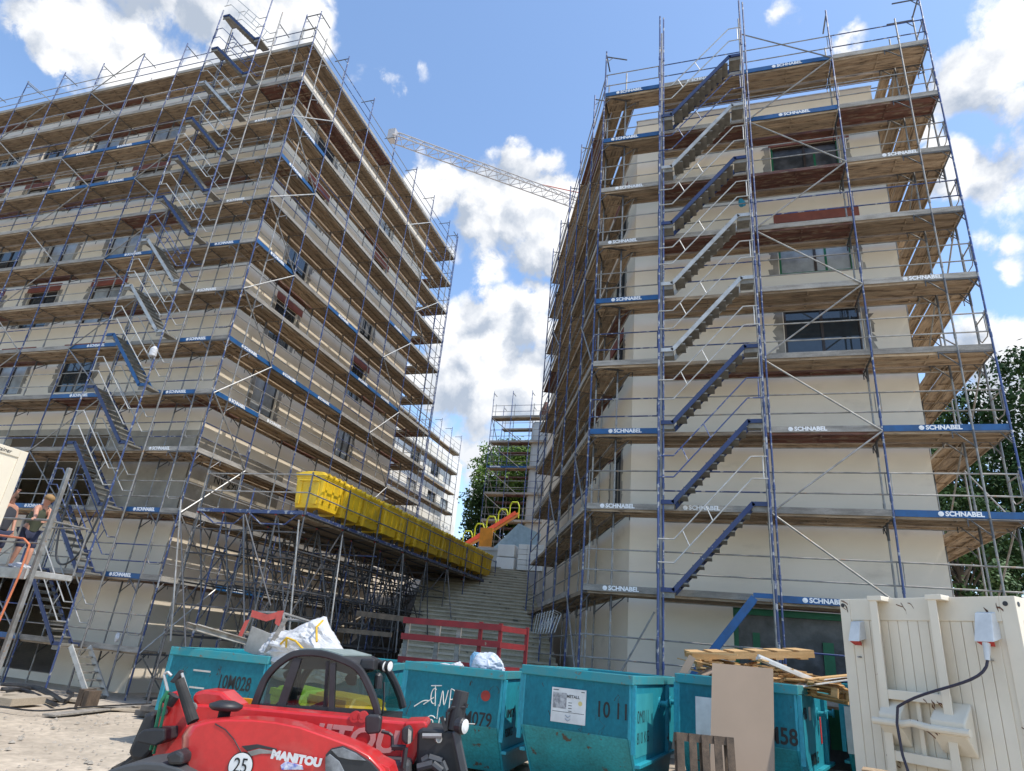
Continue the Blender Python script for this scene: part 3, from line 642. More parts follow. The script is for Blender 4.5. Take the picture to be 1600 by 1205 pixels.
for a, b in (((-12.9, 15.25, ZP-.2), (-11.6, 15.25, .4)), ((-11.0, 15.2, ZP-.3), (-10.2, 15.0, .1)), ((-15.3, 15.3, ZP+.2), (-14.2, 15.2, 1.2)), ((-10.95, 17.4, ZP-.3), (-10.2, 16.6, .6)), ((-10.95, 21.6, ZP-.2), (-10.0, 20.2, 1.4)), ((-10.95, 23.7, ZP-.2), (-9.9, 22.3, 1.9)), ((-10.95, 25.8, ZP-.2), (-9.9, 24.4, 2.4)), ((-15.0, 15.2, 4.4), (-13.2, 15.1, .2)), ((-12.8, 15.2, ZP-.2), (-11.3, 15.2, 2.3))): LP.tube('brace', a, b, .024, greypole if rs.random() < .4 else darkpole)
for k in range(60):
    j = rs.randrange(0, 8); x = rs.choice(XP[:4]); y = ypl[j]+rs.uniform(0, 1.8); zl = max(stepz(x, y), -.4)+.3; za, zb_ = rs.uniform(zl, ZP-.3), rs.uniform(zl, ZP-.3)
    if rs.random() < .5: LP.tube('brace', (x, y, za), (x+.9, y+rs.uniform(-.3, .3), zb_), .02, darkpole)
    else: LP.tube('brace', (x, y, za), (x+rs.uniform(-.2, .2), y+2.0, zb_), .02, darkpole)
LP.done()
def wheelie(k, y):
    ords = ['nearest', 'second', 'third', 'fourth', 'fifth', 'sixth', 'seventh', 'eighth', 'ninth', 'tenth', 'eleventh', 'farthest']
    t = thing('waste_container', f'{ords[k]} of the yellow four wheeled waste containers lined up on the loading platform', 'waste bin', (-11.62+rs.uniform(-.03, .03), y, ZP), rs.uniform(-.02, .02), 'yellow waste containers on the platform')
    return t
def rrect(w, d, z, r=.08, dy=0):
    P = []
    for sx, sy, a0 in ((1, 1, 0), (-1, 1, 90), (-1, -1, 180), (1, -1, 270)):
        for q in (0, 45, 90): a = R_(a0+q); P.append((sx*(w/2-r)+r*math.cos(a), sy*(d/2-r)+r*math.sin(a)+dy, z))
    return P
b = MB(); b.loft([rrect(.84, 1.12, .2), rrect(.88, 1.18, .34), rrect(1.0, 1.28, 1.08), rrect(1.03, 1.31, 1.09), rrect(1.03, 1.31, 1.13)])
for yy in (-.42, 0, .42): b.box((.455, yy-.05, .42), (.505, yy+.05, 1.06), Matrix.Rotation(0, 4, 'Y'))
for xx in (-.3, .3): b.box((xx-.06, -.655, .3), (xx+.06, -.60, 1.07)); b.box((xx-.06, .60, .3), (xx+.06, .655, 1.07))
b.path([(.3, -.66, 1.0), (.3, -.72, 1.0), (-.3, -.72, 1.0), (-.3, -.66, 1.0)], .018)
ME_body = b.mesh('body', yellow)
b = MB(); b.loft([rrect(1.06, 1.34, 1.13), rrect(1.07, 1.36, 1.18), rrect(1.0, 1.3, 1.22), rrect(.8, 1.24, 1.29), rrect(.4, 1.2, 1.31)]); b.box((-.57, -.6, 1.2), (-.46, .6, 1.27)); 
for yy in (-.5, -.17, .17, .5): b.box((.44, yy-.04, 1.18), (.57, yy+.04, 1.25))
ME_lid = b.mesh('lid', yellow)
b = MB(); b.lathe([(-.025, .04), (-.025, .095), (.025, .095), (.025, .04)], (0, 0, .1), (1, 0, 0), 12); b.bar((0, 0, .1), (0, .05, .22), .06, .03, (1, 0, 0)); ME_wh = b.mesh('wheel', blk)
for k in range(12):
    t = wheelie(k, 16.75+1.315*k)
    SCY = Matrix.Translation((0, 0, .07)) @ Matrix.Diagonal((1, .87, .98, 1)); link('body', ME_body, t, M=SCY); link('lid', ME_lid, t, M=SCY)
    for sx in (-.34, .34):
        for sy in (-.45, .45): link('wheel', ME_wh, t, M=Matrix.Translation((sx, sy, 0)))

# ------------------------------------------------------------------ background buildings
FB = thing('apartment_building', 'distant white plastered block under scaffolding behind the end of the left building', 'building', (-26.1, 37, 4))
fh = [(a, a+1.9, z, z+1.5) for a in (3, 8, 13, 17.5, 20.6) for z in (7.6, 10.6, 13.6, 16.6)]
w_ = MB(); facade(w_, (-26.1, 37, 3), (0, 1, 0), (-1, 0, 0), 25, 3, 19.6, fh, .2)
w_.add([(-26.1, 62, 3), (-40, 62, 3), (-40, 62, 19.6), (-26.1, 62, 19.6), (-40, 37, 19.6), (-26.1, 37, 19.6), (-40, 37, 3), (-26.1, 37, 3)], [(0, 1, 2, 3), (3, 2, 4, 5), (4, 2, 1, 6), (5, 4, 6, 7)])
loc(FB, obj('wall', w_, plaster2, FB))
for h in fh: loc(FB, window(FB, (-26.1, 37, 3), (0, 1, 0), (-1, 0, 0), h, rn, lintel=False, stain=False, dark=True, style=glassd if rn.random() < .5 else filmw))
FS = Scaf('scaffold', 'distant scaffold in front of the white block behind the left building', (-24.8, 37, 4))
run(FS, (-24.8, 37.3, 0), (0, 1, 0), (-1, 0, 0), [2.57*k for k in range(9)], [19.4-2*k for k in range(7)], 5, 21.5, red=.03, inner=False, toe=lambda i, k: 'g' if rs.random() < .7 else None)
for k in range(4):
    for q in range(3): FS.tube('spare_tube', (-24.2, 38.2+.5*q, 9+2.6*k), (-23.2, 40.2+.5*q, 11+2.6*k), .04, alu)
FS.done()
TB = thing('stairwell_tower', 'pale grey rendered tower at the top of the steps beside the right building', 'tower', (-13.7, 46, 6))
b = MB()
prof = [(-13.6, 44.9), (-12.6, 44.9), (-12.1, 44.6), (-10.9, 44.5), (-10.6, 45.4), (-4, 47), (-4, 58), (-13.6, 58)]
b.prism([(x, y, 4) for x, y in prof], (0, 0, 14.2)); loc(TB, obj('wall', b, mat('pale render', (.55, .55, .53), .9, scale=.6), TB, bevel=.25, seg=3))
TS = Scaf('scaffold', 'far scaffold tower round the pale rendered tower at the top of the steps', (-16.7, 44.6, 6))
run(TS, (-16.8, 44.6, 0), (1, 0, 0), (0, 1, 0), [0, 1.57, 3.14, 4.7], [18.4-2*k for k in range(6)], 6, 20.6, inner=False, red=.1, toe=lambda i, k: {(0, 2): 'bl', (1, 2): 'b'}.get((i, k), 'g'))
run(TS, (-16.8, 47.2, 0), (1, 0, 0), (0, 1, 0), [0, 2.57], [18.4-2*k for k in range(6)], 6, 20.4, inner=False, red=.5, toe=lambda i, k: None)
for k in range(5):
    TS.tube('brace', (-16.8, 44.55, 18.4-2*k), (-14.23, 44.55, 16.4-2*k), .03, darkpole)
    TS.tube('brace', (-16.8, 44.6, 10.4-2*k if k > 3 else 18.4-2*k), (-16.8, 47.2, 16.4-2*k), .03, greypole)
TS.done()
b = MB(); b.loft([[(-12.6+.5*math.cos(a)*s, 44.9+.3*math.sin(a)*s, z) for a in [i*math.pi/4 for i in range(8)]] for z, s in ((18.46, 1), (18.9, .9), (19.4, .45), (19.7, .3))])
obj('covered_bundle', b, mat('brown tarpaulin', (.16, .07, .05), .8), smooth=True, label='brown covered bundle standing on the top deck of the far scaffold tower', cat='bundle')
b = MB(); b.box((-17.5, 36.2, 4.6), (-8.6, 37.4, 7.05)); b.box((-17.6, 36.1, 7.05), (-8.5, 37.5, 7.2)); obj('terrace_wall', b, MATS['pale render'], label='low pale grey wall crossing behind the top of the steps', cat='wall')
bk = thing('block_pallet', 'stack of white building blocks at the top of the steps', 'blocks', (-9.6, 33.9, 5.75))
for r in range(5):
    for c in range(3):
        m_ = MB(); m_.box((-.75+c*.5, -.3, r*.27), (-.75+c*.5+.485, .3, r*.27+.255)); obj('block', m_, plaster2, bk, bevel=.01)
m_ = MB(); m_.box((-.5, -.35, 0), (.5, .35, .62)); m_.box((-.48, -.33, .66), (.48, .33, 1.3)); obj('wrapped_pack', m_, plaster2, bevel=.05, label='white wrapped pack standing left of the white building blocks', cat='pack').location = (-11.0, 33.8, 5.72)
# sloping slide-like conveyor with yellow-green guard frames on the terrace
CV = thing('conveyor', 'sloped red and orange conveyor with yellow green guard frames above the steps', 'conveyor', (-13.2, 38, 7.2))
Mi = Matrix.Translation(-CV.location)
def cvo(name, mb, m): o = obj(name, mb, m, CV); o.matrix_parent_inverse = Mi; return o
A0, A1 = Vector((-15.1, 37.6, 7.3)), Vector((-12.1, 38.6, 9.7)); dv = (A1-A0).normalized()
cvo('red_rail', MB().bar(A0+Vector((0, -.5, 0)), A1+Vector((0, -.5, 0)), .12, .22), mat('orange red paint', (.75, .09, .03), .5)); cvo('bed', MB().bar(A0, A1, .9, .1), mat('orange panel', (.7, .26, .02), .5))
cvo('orange_panel', MB().box((-13.9, 37.0, 7.4), (-13.1, 37.06, 8.5)), MATS['orange panel'])
for q in range(5):
    c = A0+(A1-A0)*(q/4.6)+Vector((0, .5, .15)); b = MB(); w = .3
    b.path([c+Vector((-w, 0, 0)), c+Vector((-w, 0, .75)), c+Vector((-w*.6, 0, 1.0)), c+Vector((w*.6, 0, 1.0)), c+Vector((w, 0, .75)), c+Vector((w, 0, 0))], .05, 6); cvo('guard_frame', b, mat('yellow green paint', (.5, .58, .02), .5))
b = MB(); b.prism([(-13.2, 37.3, 7.25), (-10.4, 37.3, 7.25), (-10.2, 37.3, 8.3), (-11.6, 37.3, 8.9)], (0, .08, 0)); obj('pale_sheet', b, mat('pale blue sheet', (.34, .46, .52), .4), label='pale blue slanted sheet panel on the terrace beside the conveyor', cat='sheet')

# ------------------------------------------------------------------ crane
CR = thing('tower_crane', 'tower crane jib with lattice bracing and red pendant line against the clouds', 'crane', (0, 72, 8))
Mi2 = Matrix.Translation(-CR.location)
tip, rootp = Vector((-31.6, 45.4, 50)), Vector((0, 72, 50)); dj = (rootp-tip).normalized(); side = dj.cross(UP).normalized()
b = MB(); nseg = 30; Ls = (rootp-tip).length; hw, hh = .65, 1.05
for q in range(nseg):
    a, c = tip+dj*(Ls*q/nseg), tip+dj*(Ls*(q+1)/nseg); mid = (a+c)/2
    for s in (-1, 1):
        b.tube(a+side*hw*s, c+side*hw*s, .075, 5); b.tube(a+side*hw*s, mid+UP*hh, .04, 4); b.tube(mid+UP*hh, c+side*hw*s, .04, 4)
    b.tube(a-side*hw, c+side*hw, .035, 4)
    if q < nseg-1: b.tube(mid+UP*hh, mid+dj*(Ls/nseg)+UP*hh, .07, 5)
b.box((tip.x-.3, tip.y-.3, 49.7), (tip.x+.5, tip.y+.5, 51.0))
o = obj('jib', b, mat('pale crane steel', (.46, .43, .42), .5, metal=.2), CR); o.matrix_parent_inverse = Mi2
b = MB(); b.tube(tip+dj*Ls*.42+UP*hh, rootp+UP*5, .06, 5); o = obj('pendant_line', b, mat('red crane steel', (.55, .12, .08), .5), CR); o.matrix_parent_inverse = Mi2
b = MB()
for z in range(8, 56, 2):
    for i in range(4):
        p, q = [Vector((sx*.9, 72+sy*.9, 0)) for sx, sy in ((-1, -1), (1, -1), (1, 1), (-1, 1))][i], [Vector((sx*.9, 72+sy*.9, 0)) for sx, sy in ((1, -1), (1, 1), (-1, 1), (-1, -1))][i]
        b.tube(p+UP*z, p+UP*(z+2), .09, 4); b.tube(p+UP*z, q+UP*(z+2), .05, 4)
o = obj('mast', b, MATS['pale crane steel'], CR); o.matrix_parent_inverse = Mi2

# ------------------------------------------------------------------ trees
leafA = mat('mid green leaves', (.17, .26, .05), .55, col2=(.08, .14, .03), scale=.35, lo=.35, hi=.65, spec=.12)
leafB = mat('dark green leaves', (.045, .085, .024), .55, col2=(.022, .046, .015), scale=.4, lo=.35, hi=.65, spec=.1)
leafC = mat('conifer green leaves', (.065, .125, .03), .6, col2=(.03, .07, .018), scale=.6)
bark = mat('bark', (.09, .07, .05), .95, col2=(.05, .04, .03), scale=3)
def tree(label, base, h, cr, m, n, seed, leaf=.3, crown0=.25, kind='broadleaf', group=None):
    r = random.Random(seed); base = Vector(base); t = thing('tree' if kind != 'conifer' else 'conifer', label, 'tree', base, 0, group)
    tb = MB(); tb.tube((0, 0, -.5), (0, 0, h*.55), h*.03, 8, r2=h*.014)
    cl = []
    for q in range(n):
        zf = r.random(); z = h*(crown0+(1-crown0)*zf**.8)
        if kind == 'conifer': rad = cr*(1-(z/h-crown0)/(1-crown0))*.95+.1
        else: rad = cr*math.sqrt(max(.05, 1-((z/h-(.5+crown0/2))/(.52-crown0/2))**2))
        a = r.uniform(0, 6.283); d = rad*math.sqrt(r.uniform(.15, 1)); c = Vector((d*math.cos(a), d*math.sin(a), min(z, h)))
        cl.append((c, r.uniform(.45, 1.0)*cr*.27))
        if q % 6 == 0: tb.tube((0, 0, h*r.uniform(.2, .5)), c, h*.009, 5, r2=.015)
    obj('trunk', tb, bark, t)
    lv = MB()
    for c, rr in cl:
        for q in range(int(64*(rr/(cr*.2)))):
            d = Vector((r.gauss(0, 1), r.gauss(0, 1), r.gauss(0, .8))); d = d.normalized()*rr*r.random()**.4; p = c+d
            nn = (d.normalized()+Vector((r.gauss(0, .5), r.gauss(0, .5), r.gauss(.4, .5)))).normalized(); x = nn.orthogonal().normalized(); x = Matrix.Rotation(r.uniform(0, 6.28), 3, nn) @ x; y = nn.cross(x); s = leaf*r.uniform(.6, 1.25)
            lv.v += [tuple(p-x*s*.5), tuple(p+y*s*.3), tuple(p+x*s*.5), tuple(p-y*s*.3)]; b0 = len(lv.v)-4; lv.f.append((b0, b0+1, b0+2, b0+3)); lv.mi.append(0)
    me = bpy.data.meshes.new('crown'); me.from_pydata(lv.v, [], lv.f); me.materials.append(m); link('crown', me, t)
    return t
tree('bright green leafy tree crown rising at the far end of the white block', (-18.9, 58, 8), 12.4, 4.5, leafA, 170, 1, .34)
tree('rounded green tree directly behind the far scaffold tower', (-15.4, 52, 8), 10.2, 4.2, leafA, 150, 2, .32)
tree('darker green tree low between the two nearer green trees at the top of the steps', (-17.6, 51, 6.5), 8.6, 3.3, leafB, 120, 3, .3, .1)
tree('shaded green tree behind the conveyor guard frames', (-18.8, 53.5, 6.5), 8.0, 3.0, leafB, 90, 4, .3, .05)
tree('green shrub like tree right of the conveyor below the far tower', (-12.8, 60, 8), 11, 4, leafB, 100, 5, .34, .1)
tree('tall dark tree at the right edge of the photo', (22.5, 51, 8), 16.8, 6.2, leafB, 210, 6, .36, .08)
tree('dark tree with ragged top behind the right scaffold corner', (16.5, 52, 7.5), 14.6, 4.8, leafB, 150, 7, .34, .08)
tree('low dark tree filling the gap under the right scaffold decks', (13.6, 47, 6), 10.8, 4.2, leafB, 150, 8, .32, .03)
tree('dark leafy tree far right behind the tall one', (29.5, 56, 8), 18.5, 7, leafB, 170, 9, .38, .08)
tree('dense dark tree below the tall tree at the right edge', (19.5, 45.5, 5), 10.5, 4.4, leafB, 150, 12, .32, .02)
tree('dark tree in deep shade behind the light green young conifer', (12, 41, 3.5), 8.6, 3.4, leafB, 130, 13, .28, .02)
tree('light green young conifer behind the cream container', (11.6, 34.5, 2.6), 4.6, 1.6, leafC, 120, 10, .2, .05, 'conifer')
tree('dark bush to the right of the young conifer', (15.4, 36, 3), 4.6, 2.4, leafB, 100, 11, .24, .02)

# ------------------------------------------------------------------ red barrier
RBAR = thing('plank_barrier', 'red painted plank guard rail in front of the concrete steps', 'barrier', (-5.6, 14.2, -.4)); Mi3 = Matrix.Translation(-RBAR.location)
def rb(name, mb, m): o = obj(name, mb, m, RBAR); o.matrix_parent_inverse = Mi3
for z in (2.2, 1.86, 1.38): rb('rail', MB().bar((-6.95, 14.2, z), (-4.6, 14.2, z+.01), .035, .13), redplank); rb('rail', MB().bar((-4.62, 14.23, z), (-4.35, 15.3, z), .035, .12), redplank)
rb('rail', MB().bar((-8.2, 14.24, 2.26), (-6.9, 14.24, 2.22), .03, .12), oldpallet); rb('rail', MB().bar((-8.6, 14.22, 1.86), (-7.2, 14.22, 1.86), .03, .1), oldpallet)
for x in (-5.1, -4.64): rb('post', MB().bar((x, 14.26, -.4), (x, 14.26, 2.3), .07, .08, (0, 1, 0)), redplank)
rb('post', MB().bar((-4.34, 15.3, -.3), (-4.34, 15.3, 2.3), .07, .08, (0, 1, 0)), redplank)
for x in (-6.85, -6.1, -5.6): rb('post', MB().bar((x, 14.27, -.4), (x, 14.27, 2.15), .1, .06, (0, 1, 0)), greyboard)

# ------------------------------------------------------------------ skips
def skip(label, x, y, rz, Wd=1.8, L=3.4, H=1.7, dz=0., back=0.):
    t = thing('skip', label, 'skip', (x, y, gz(x, y)+dz), R_(rz), 'teal open skips standing in a row'); h = Wd/2; zk = .82
    prof = [(0, H), (0, zk), (.55, .1), (L-.55, .1), (L, zk), (L, H)]
    b = MB()
    for s in (-1, 1): b.prism([(s*h, y_, z) for y_, z in prof], (-s*.04, 0, 0))
    i = h-.042
    for (a, c) in zip(prof, prof[1:]):
        d = Vector((0, c[0]-a[0], c[1]-a[1])).normalized(); nn = Vector((0, -d.z, d.y))*.035 if True else None
        if nn.y*(L/2-a[0]) < 0 and abs(nn.y) > .1: nn = -nn
        if abs(nn.y) <= .1: nn = Vector((0, 0, .035))
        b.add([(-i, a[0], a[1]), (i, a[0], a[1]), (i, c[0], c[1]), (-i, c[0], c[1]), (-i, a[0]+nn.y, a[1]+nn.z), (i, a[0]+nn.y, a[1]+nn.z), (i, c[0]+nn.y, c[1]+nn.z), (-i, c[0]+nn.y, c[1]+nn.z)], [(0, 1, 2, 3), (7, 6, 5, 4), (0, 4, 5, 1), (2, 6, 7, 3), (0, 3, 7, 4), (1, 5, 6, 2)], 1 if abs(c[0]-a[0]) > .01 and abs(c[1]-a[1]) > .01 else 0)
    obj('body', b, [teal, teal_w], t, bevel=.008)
    r = MB(); o = .035
    r.box((-h-o, -o, H-.12), (h+o, .03, H+.02)); r.box((-h-o, L-.03, H-.12), (h+o, L+o, H+.02)); r.box((-h-o, .03, H-.115), (-h+.03, L-.03, H+.018)); r.box((h-.03, .03, H-.115), (h+o, L-.03, H+.018))
    obj('rim', r, rust, t, bevel=.01)
    for s in (-1, 1):
        f = MB(); f.box((min(s*h, s*(h+.09)), .25, .42), (max(s*h, s*(h+.09)), L-.25, .47)); f.box((min(s*h, s*(h+.07)), .02, zk-.2), (max(s*h, s*(h+.07)), .07, H-.12)); f.box((min(s*h, s*(h+.07)), L-.9, .47), (max(s*h, s*(h+.07)), L-.82, H-.12)); obj('side_rib', f, teal, t, bevel=.006)
        for yy in (L*.6, L*.88):
            p = MB(); p.lathe([(0, .1), (.02, .1), (.02, .045), (.13, .045), (.13, .075), (.16, .075)], (s*h, yy, H-.42), (s, 0, 0), 14); obj('lifting_pin', p, teal, t)
    t['H'] = H; return t
def on_front(t, s, size, x, z, m=black, **k): return text(s, size, frame((x, -.004, z), (1, 0, 0), UP, (0, -1, 0)), m, t, **k)
def on_side(t, s, size, Wd, y, z, **k): return text(s, size, frame((Wd/2+.005, y, z), (0, 1, 0), UP, (1, 0, 0)), black, t, **k)
def plate(t, name, a, b, m): return obj(name, MB().box(a, b), m, t)
sA = skip('teal skip numbered 10M028 at the left end of the row, holding scrap beams', -9.1, 11.05, 9, 1.95)
on_front(sA, '10M028', .33, .42, 1.2, bold=.004, sx=.62); plate(sA, 'weld_seam', (-.45, -.012, 1.34), (-.1, -.002, 1.37), alu); plate(sA, 'weld_seam', (-.45, -.012, 1.05), (-.15, -.002, 1.08), alu)
sB = skip('teal skip behind the red telehandler cab carrying the big white bag', -7.0, 12.15, 16, 1.6, dz=.05)
on_side(sB, '15', .3, 1.6, .35, 1.25)
sC = skip('teal skip numbered 10M079 with white graffiti and rubbish bags on top', -4.6, 11.7, 2, 1.82, dz=.08)
on_front(sC, '10M079', .3, .38, .92, bold=.003, sx=.8); on_side(sC, '10M079', .2, 1.82, .65, 1.02, sx=.9); on_side(sC, '920KG', .2, 1.82, .65, .72, sx=.9)
d_ = MB(); d_.lathe([(0, .085), (.004, .085)], (.62, -.002, 1.3), (0, -1, 0), 20); obj('red_dot', d_, mat('dull red dot', (.3, .03, .02), .7), sC)
gr = MB(); gm = mat('white graffiti paint', (.78, .74, .66), .7)
def stroke(pts, r=.009): 
    V3 = [Vector((p[0], -.003, p[1])) for p in pts]; o_ = []
    for i in range(len(V3)-1):
        p0, p1, p2, p3 = [V3[min(max(j, 0), len(V3)-1)] for j in (i-1, i, i+1, i+2)]
        for q in range(4): t = q/4; o_.append(.5*((2*p1)+(p2-p0)*t+(2*p0-5*p1+4*p2-p3)*t*t+(3*p1-p0-3*p2+p3)*t**3))
    gr.path(o_+[V3[-1]], r, 6)
def arc(cx, cz, rx, rz_, a0, a1, n=10): return [(cx+rx*math.cos(R_(a0+(a1-a0)*i/n)), cz+rz_*math.sin(R_(a0+(a1-a0)*i/n))) for i in range(n+1)]
ox = -.62
stroke([(ox-.05, 1.0), (ox+.1, 1.1), (ox+.2, 1.12)]); stroke([(ox+.12, 1.05), (ox+.3, 1.18)]); stroke(arc(ox+.3, 1.2, .06, .12, 60, 300)); stroke([(ox+.3, 1.38), (ox+.34, 1.05)]); stroke([(ox+.22, 1.36), (ox+.42, 1.38)])
stroke([(ox+.42, 1.05), (ox+.45, 1.3), (ox+.5, 1.08), (ox+.55, 1.32)]); stroke([(ox+.6, .98), (ox+.6, 1.34)]); stroke(arc(ox+.6, 1.26, .1, .085, 90, -90)); stroke([(ox+.72, 1.1), (ox+.74, 1.1)], .02); stroke([(ox+.4, 1.08), (ox+.4, .85)], .006)
stroke(arc(ox+.3, .8, .09, .09, 40, 330)); stroke(arc(ox+.3, .79, .035, .04, 0, 360)); stroke([(ox+.45, .88), (ox+.45, .75), (ox+.53, .73), (ox+.55, .88), (ox+.57, .73)]); stroke(arc(ox+.7, .8, .06, .07, 30, 330)); stroke(arc(ox+.88, .8, .05, .07, 30, 330)); stroke([(ox+.95, .84), (ox+1.1, .85)], .008)
obj('graffiti', gr, gm, sC)
sD = skip('teal skip numbered 10M011 with a printed METALL sign on its front', -2.33, 11.3, -7, 1.82, dz=.1)
on_front(sD, '10 11', .32, .62, 1.18, bold=.003, sx=.75); on_side(sD, '10M011', .27, 1.82, .72, 1.1, sx=1.1); on_side(sD, '810 KG', .24, 1.82, .8, .8, sx=1.1)
o = MB(); o.box((.912, .3, .55), (.916, 1.5, 1.45)); obj('paint_patch', o, teal_l, sD)
def poster(t, x, z, w=.58, h=.5):
    p = plate(t, 'sign', (x-w/2, -.016, z-h/2), (x+w/2, -.006, z+h/2), ral); y = -.0175
    dk = mat('grey photo print', (.2, .2, .21), .6, col2=(.5, .5, .5), scale=14)
    q = MB(); q.box((x-w*.46, y, z-h*.1), (x-w*.06, y+.001, z+h*.36)); obj('print', q, dk, p)
    q = MB(); q.box((x-w*.46, y, z-h*.2), (x+w*.46, y+.001, z-h*.185)); q.box((x-w*.46, y, z+h*.42), (x-w*.3, y+.001, z+h*.445)); q.box((x+w*.36, y, z+h*.42), (x+w*.46, y+.001, z+h*.445))
    for k in range(4): q.box((x+w*.0, y, z+h*(.08-.08*k)), (x+w*.1, y+.001, z+h*(.1-.08*k)))
    obj('print_line', q, dgrey, p)
    text('METALL', .062, frame((x+w*.13, y-.001, z+h*.27), (1, 0, 0), UP, (0, -1, 0)), dgrey, p, bold=.001)
    q = MB(); q.bar((x-.045, y, z-h*.27), (x, y, z-h*.34), .002, .016, (0, 1, 0)); q.bar((x+.045, y, z-h*.27), (x, y, z-h*.34), .002, .016, (0, 1, 0)); q.bar((x-.045, y, z-h*.37), (x, y, z-h*.44), .002, .016, (0, 1, 0)); q.bar((x+.045, y, z-h*.37), (x, y, z-h*.44), .002, .016, (0, 1, 0)); obj('arrow', q, blueboard, p)
    q = MB(); q.lathe([(0, .035), (.001, .035)], (x+w*.34, y+.001, z+h*.1), (0, -1, 0), 14); obj('badge', q, mat('pale gold print', (.62, .5, .2), .6), p)
poster(sD, -.1, 1.18)
sE = skip('teal skip numbered 10M58 heaped with broken wooden pallets', .1, 12.0, -14, 1.85, dz=.06)
on_front(sE, '10M58', .32, .55, .98, bold=.006, sx=.82); on_side(sE, '10M58', .25, 1.85, .55, 1.3, sx=.9); on_side(sE, '900KG', .25, 1.85, 1.4, .62, sx=1.1); plate(sE, 'sign', (-.62, -.016, .85), (-.25, -.006, 1.4), ral); plate(sE, 'red_label', (.93, 2.2, .8), (.934, 2.35, 1.25), redpaint); plate(sE, 'sticker', (.93, 1.05, 1.2), (.934, 1.25, 1.4), ral)
sF = skip('teal skip at the right end of the row half hidden by the cream container', 2.78, 13.9, -16, 1.7, dz=.0)
p = plate(sF, 'sign', (-.83, -.016, .6), (-.35, -.006, 1.35), ral); text('OKAL', .1, frame((-.6, -.018, 1.22), (1, 0, 0), UP, (0, -1, 0)), dgrey, p); text('Re', .1, frame((-.66, -.018, 1.07), (1, 0, 0), UP, (0, -1, 0)), dgrey, p)
# scratches and rust runs of their own shape on the skip fronts
rustm = mat('dark rust', (.045, .045, .042), .85, col2=(.09, .055, .035), scale=9)
def scratches(t, Wd, n, seed):
    r = random.Random(seed)
    for k in range(n):
        x, z = r.uniform(-Wd/2+.08, Wd/2-.08), r.uniform(.86, 1.5); pts = [(x, z)]
        for q in range(r.randint(2, 6)): x += r.uniform(-.05, .05); z -= r.uniform(.015, .07); pts.append((x, max(z, .84)))
        w_ = r.uniform(.0015, .005); b = MB(); P = [Vector((p, -.003, q)) for p, q in pts]
        b.prism([p-Vector((w_*r.uniform(.4, 1.3), 0, 0)) for p in P]+[p+Vector((w_*r.uniform(.4, 1.3), 0, 0)) for p in P[::-1]], (0, .002, 0)); obj('rust_mark', b, rustm, t)
for t_, wd_, n_, sd_ in ((sA, 1.9, 7, 1), (sC, 1.8, 9, 2), (sD, 1.8, 14, 3), (sE, 1.8, 9, 4)): scratches(t_, wd_, n_, sd_)
# contents
def crumple(bm, rad, seed, planes=26, crease=.10, seeds=46):
    """crumpled sheet: flat facets meeting in sharp folds"""
    r = random.Random(seed); rv = lambda: Vector((r.gauss(0, 1), r.gauss(0, 1), r.gauss(0, 1))).normalized()
    P = [(rv(), r.uniform(.72, 1.0)) for _ in range(planes)]; S = [rv() for _ in range(seeds)]; S2 = [rv() for _ in range(seeds*3)]
    for v in bm.verts:
        d = v.co.normalized(); R = min(h/max(.25, d.dot(n)) for n, h in P)
        def f(Sx, wdt): q = sorted((d-s).length for s in Sx)[:2]; return max(0, 1-(q[1]-q[0])/wdt)
        R += crease*f(S, .16)*(.6+.4*math.sin(7*d.x+seed))-.5*crease*f(S2, .09)
        v.co = Vector((d.x*rad[0], d.y*rad[1], d.z*rad[2]))*min(R, 1.35)
def blob(name, label, cat, c, rad, m, seed, amp=.35, group=None, flat=1.0):
    r = random.Random(seed); bm = bmesh.new(); bmesh.ops.create_icosphere(bm, subdivisions=4, radius=1)
    crumple(bm, rad, seed, 22, .12, 26)
    me = bpy.data.meshes.new(name); bm.to_mesh(me); bm.free(); me.materials.append(m)
    return link(name, me, None, label, cat, group, M=Matrix.Translation(c))
bb = thing('bulk_bag', 'big crumpled white bulk bag with yellow straps lying on a skip', 'bulk bag', (-7.3, 12.0, 1.4)); Mb = Matrix.Translation(-bb.location)
bag = MB(); prof_ = []
r = random.Random(4); rings = []
def blobmesh(c, rad, seed, amp):
    bm = bmesh.new(); bmesh.ops.create_icosphere(bm, subdivisions=5, radius=1); crumple(bm, (1, 1, 1), seed)
    for v in bm.verts:
        x, z = v.co.x, v.co.z
        v.co = Vector((v.co.x*rad[0], v.co.y*rad[1], v.co.z*rad[2]))
        if z > .1 and x > -.3: v.co.z += .27*math.exp(-((x-.1)/.3)**2)*z
        if x > .25: v.co.z -= .36*(x-.25); v.co.x += .55*(x-.25)
        v.co += Vector(c)
    return bm
bm = blobmesh((-7.72, 11.75, 1.42), (.92, .55, .44), 5, .7); me = bpy.data.meshes.new('sack'); bm.to_mesh(me); bm.free(); me.materials.append(foil)
o = link('sack', me, bb); o.matrix_parent_inverse = Mb
s_ = MB(); s_.path([(-7.95, 11.23, 1.5), (-7.8, 11.17, 1.62), (-7.6, 11.17, 1.58), (-7.4, 11.2, 1.44)], .02); s_.path([(-7.38, 11.6, 1.98), (-7.33, 11.35, 1.85), (-7.2, 11.25, 1.6)], .022); s_.path([(-7.8, 11.17, 1.62), (-7.78, 11.18, 1.45)], .018)
o = obj('strap', s_, mat('yellow strap', (.68, .42, .03), .7), bb); o.matrix_parent_inverse = Mb
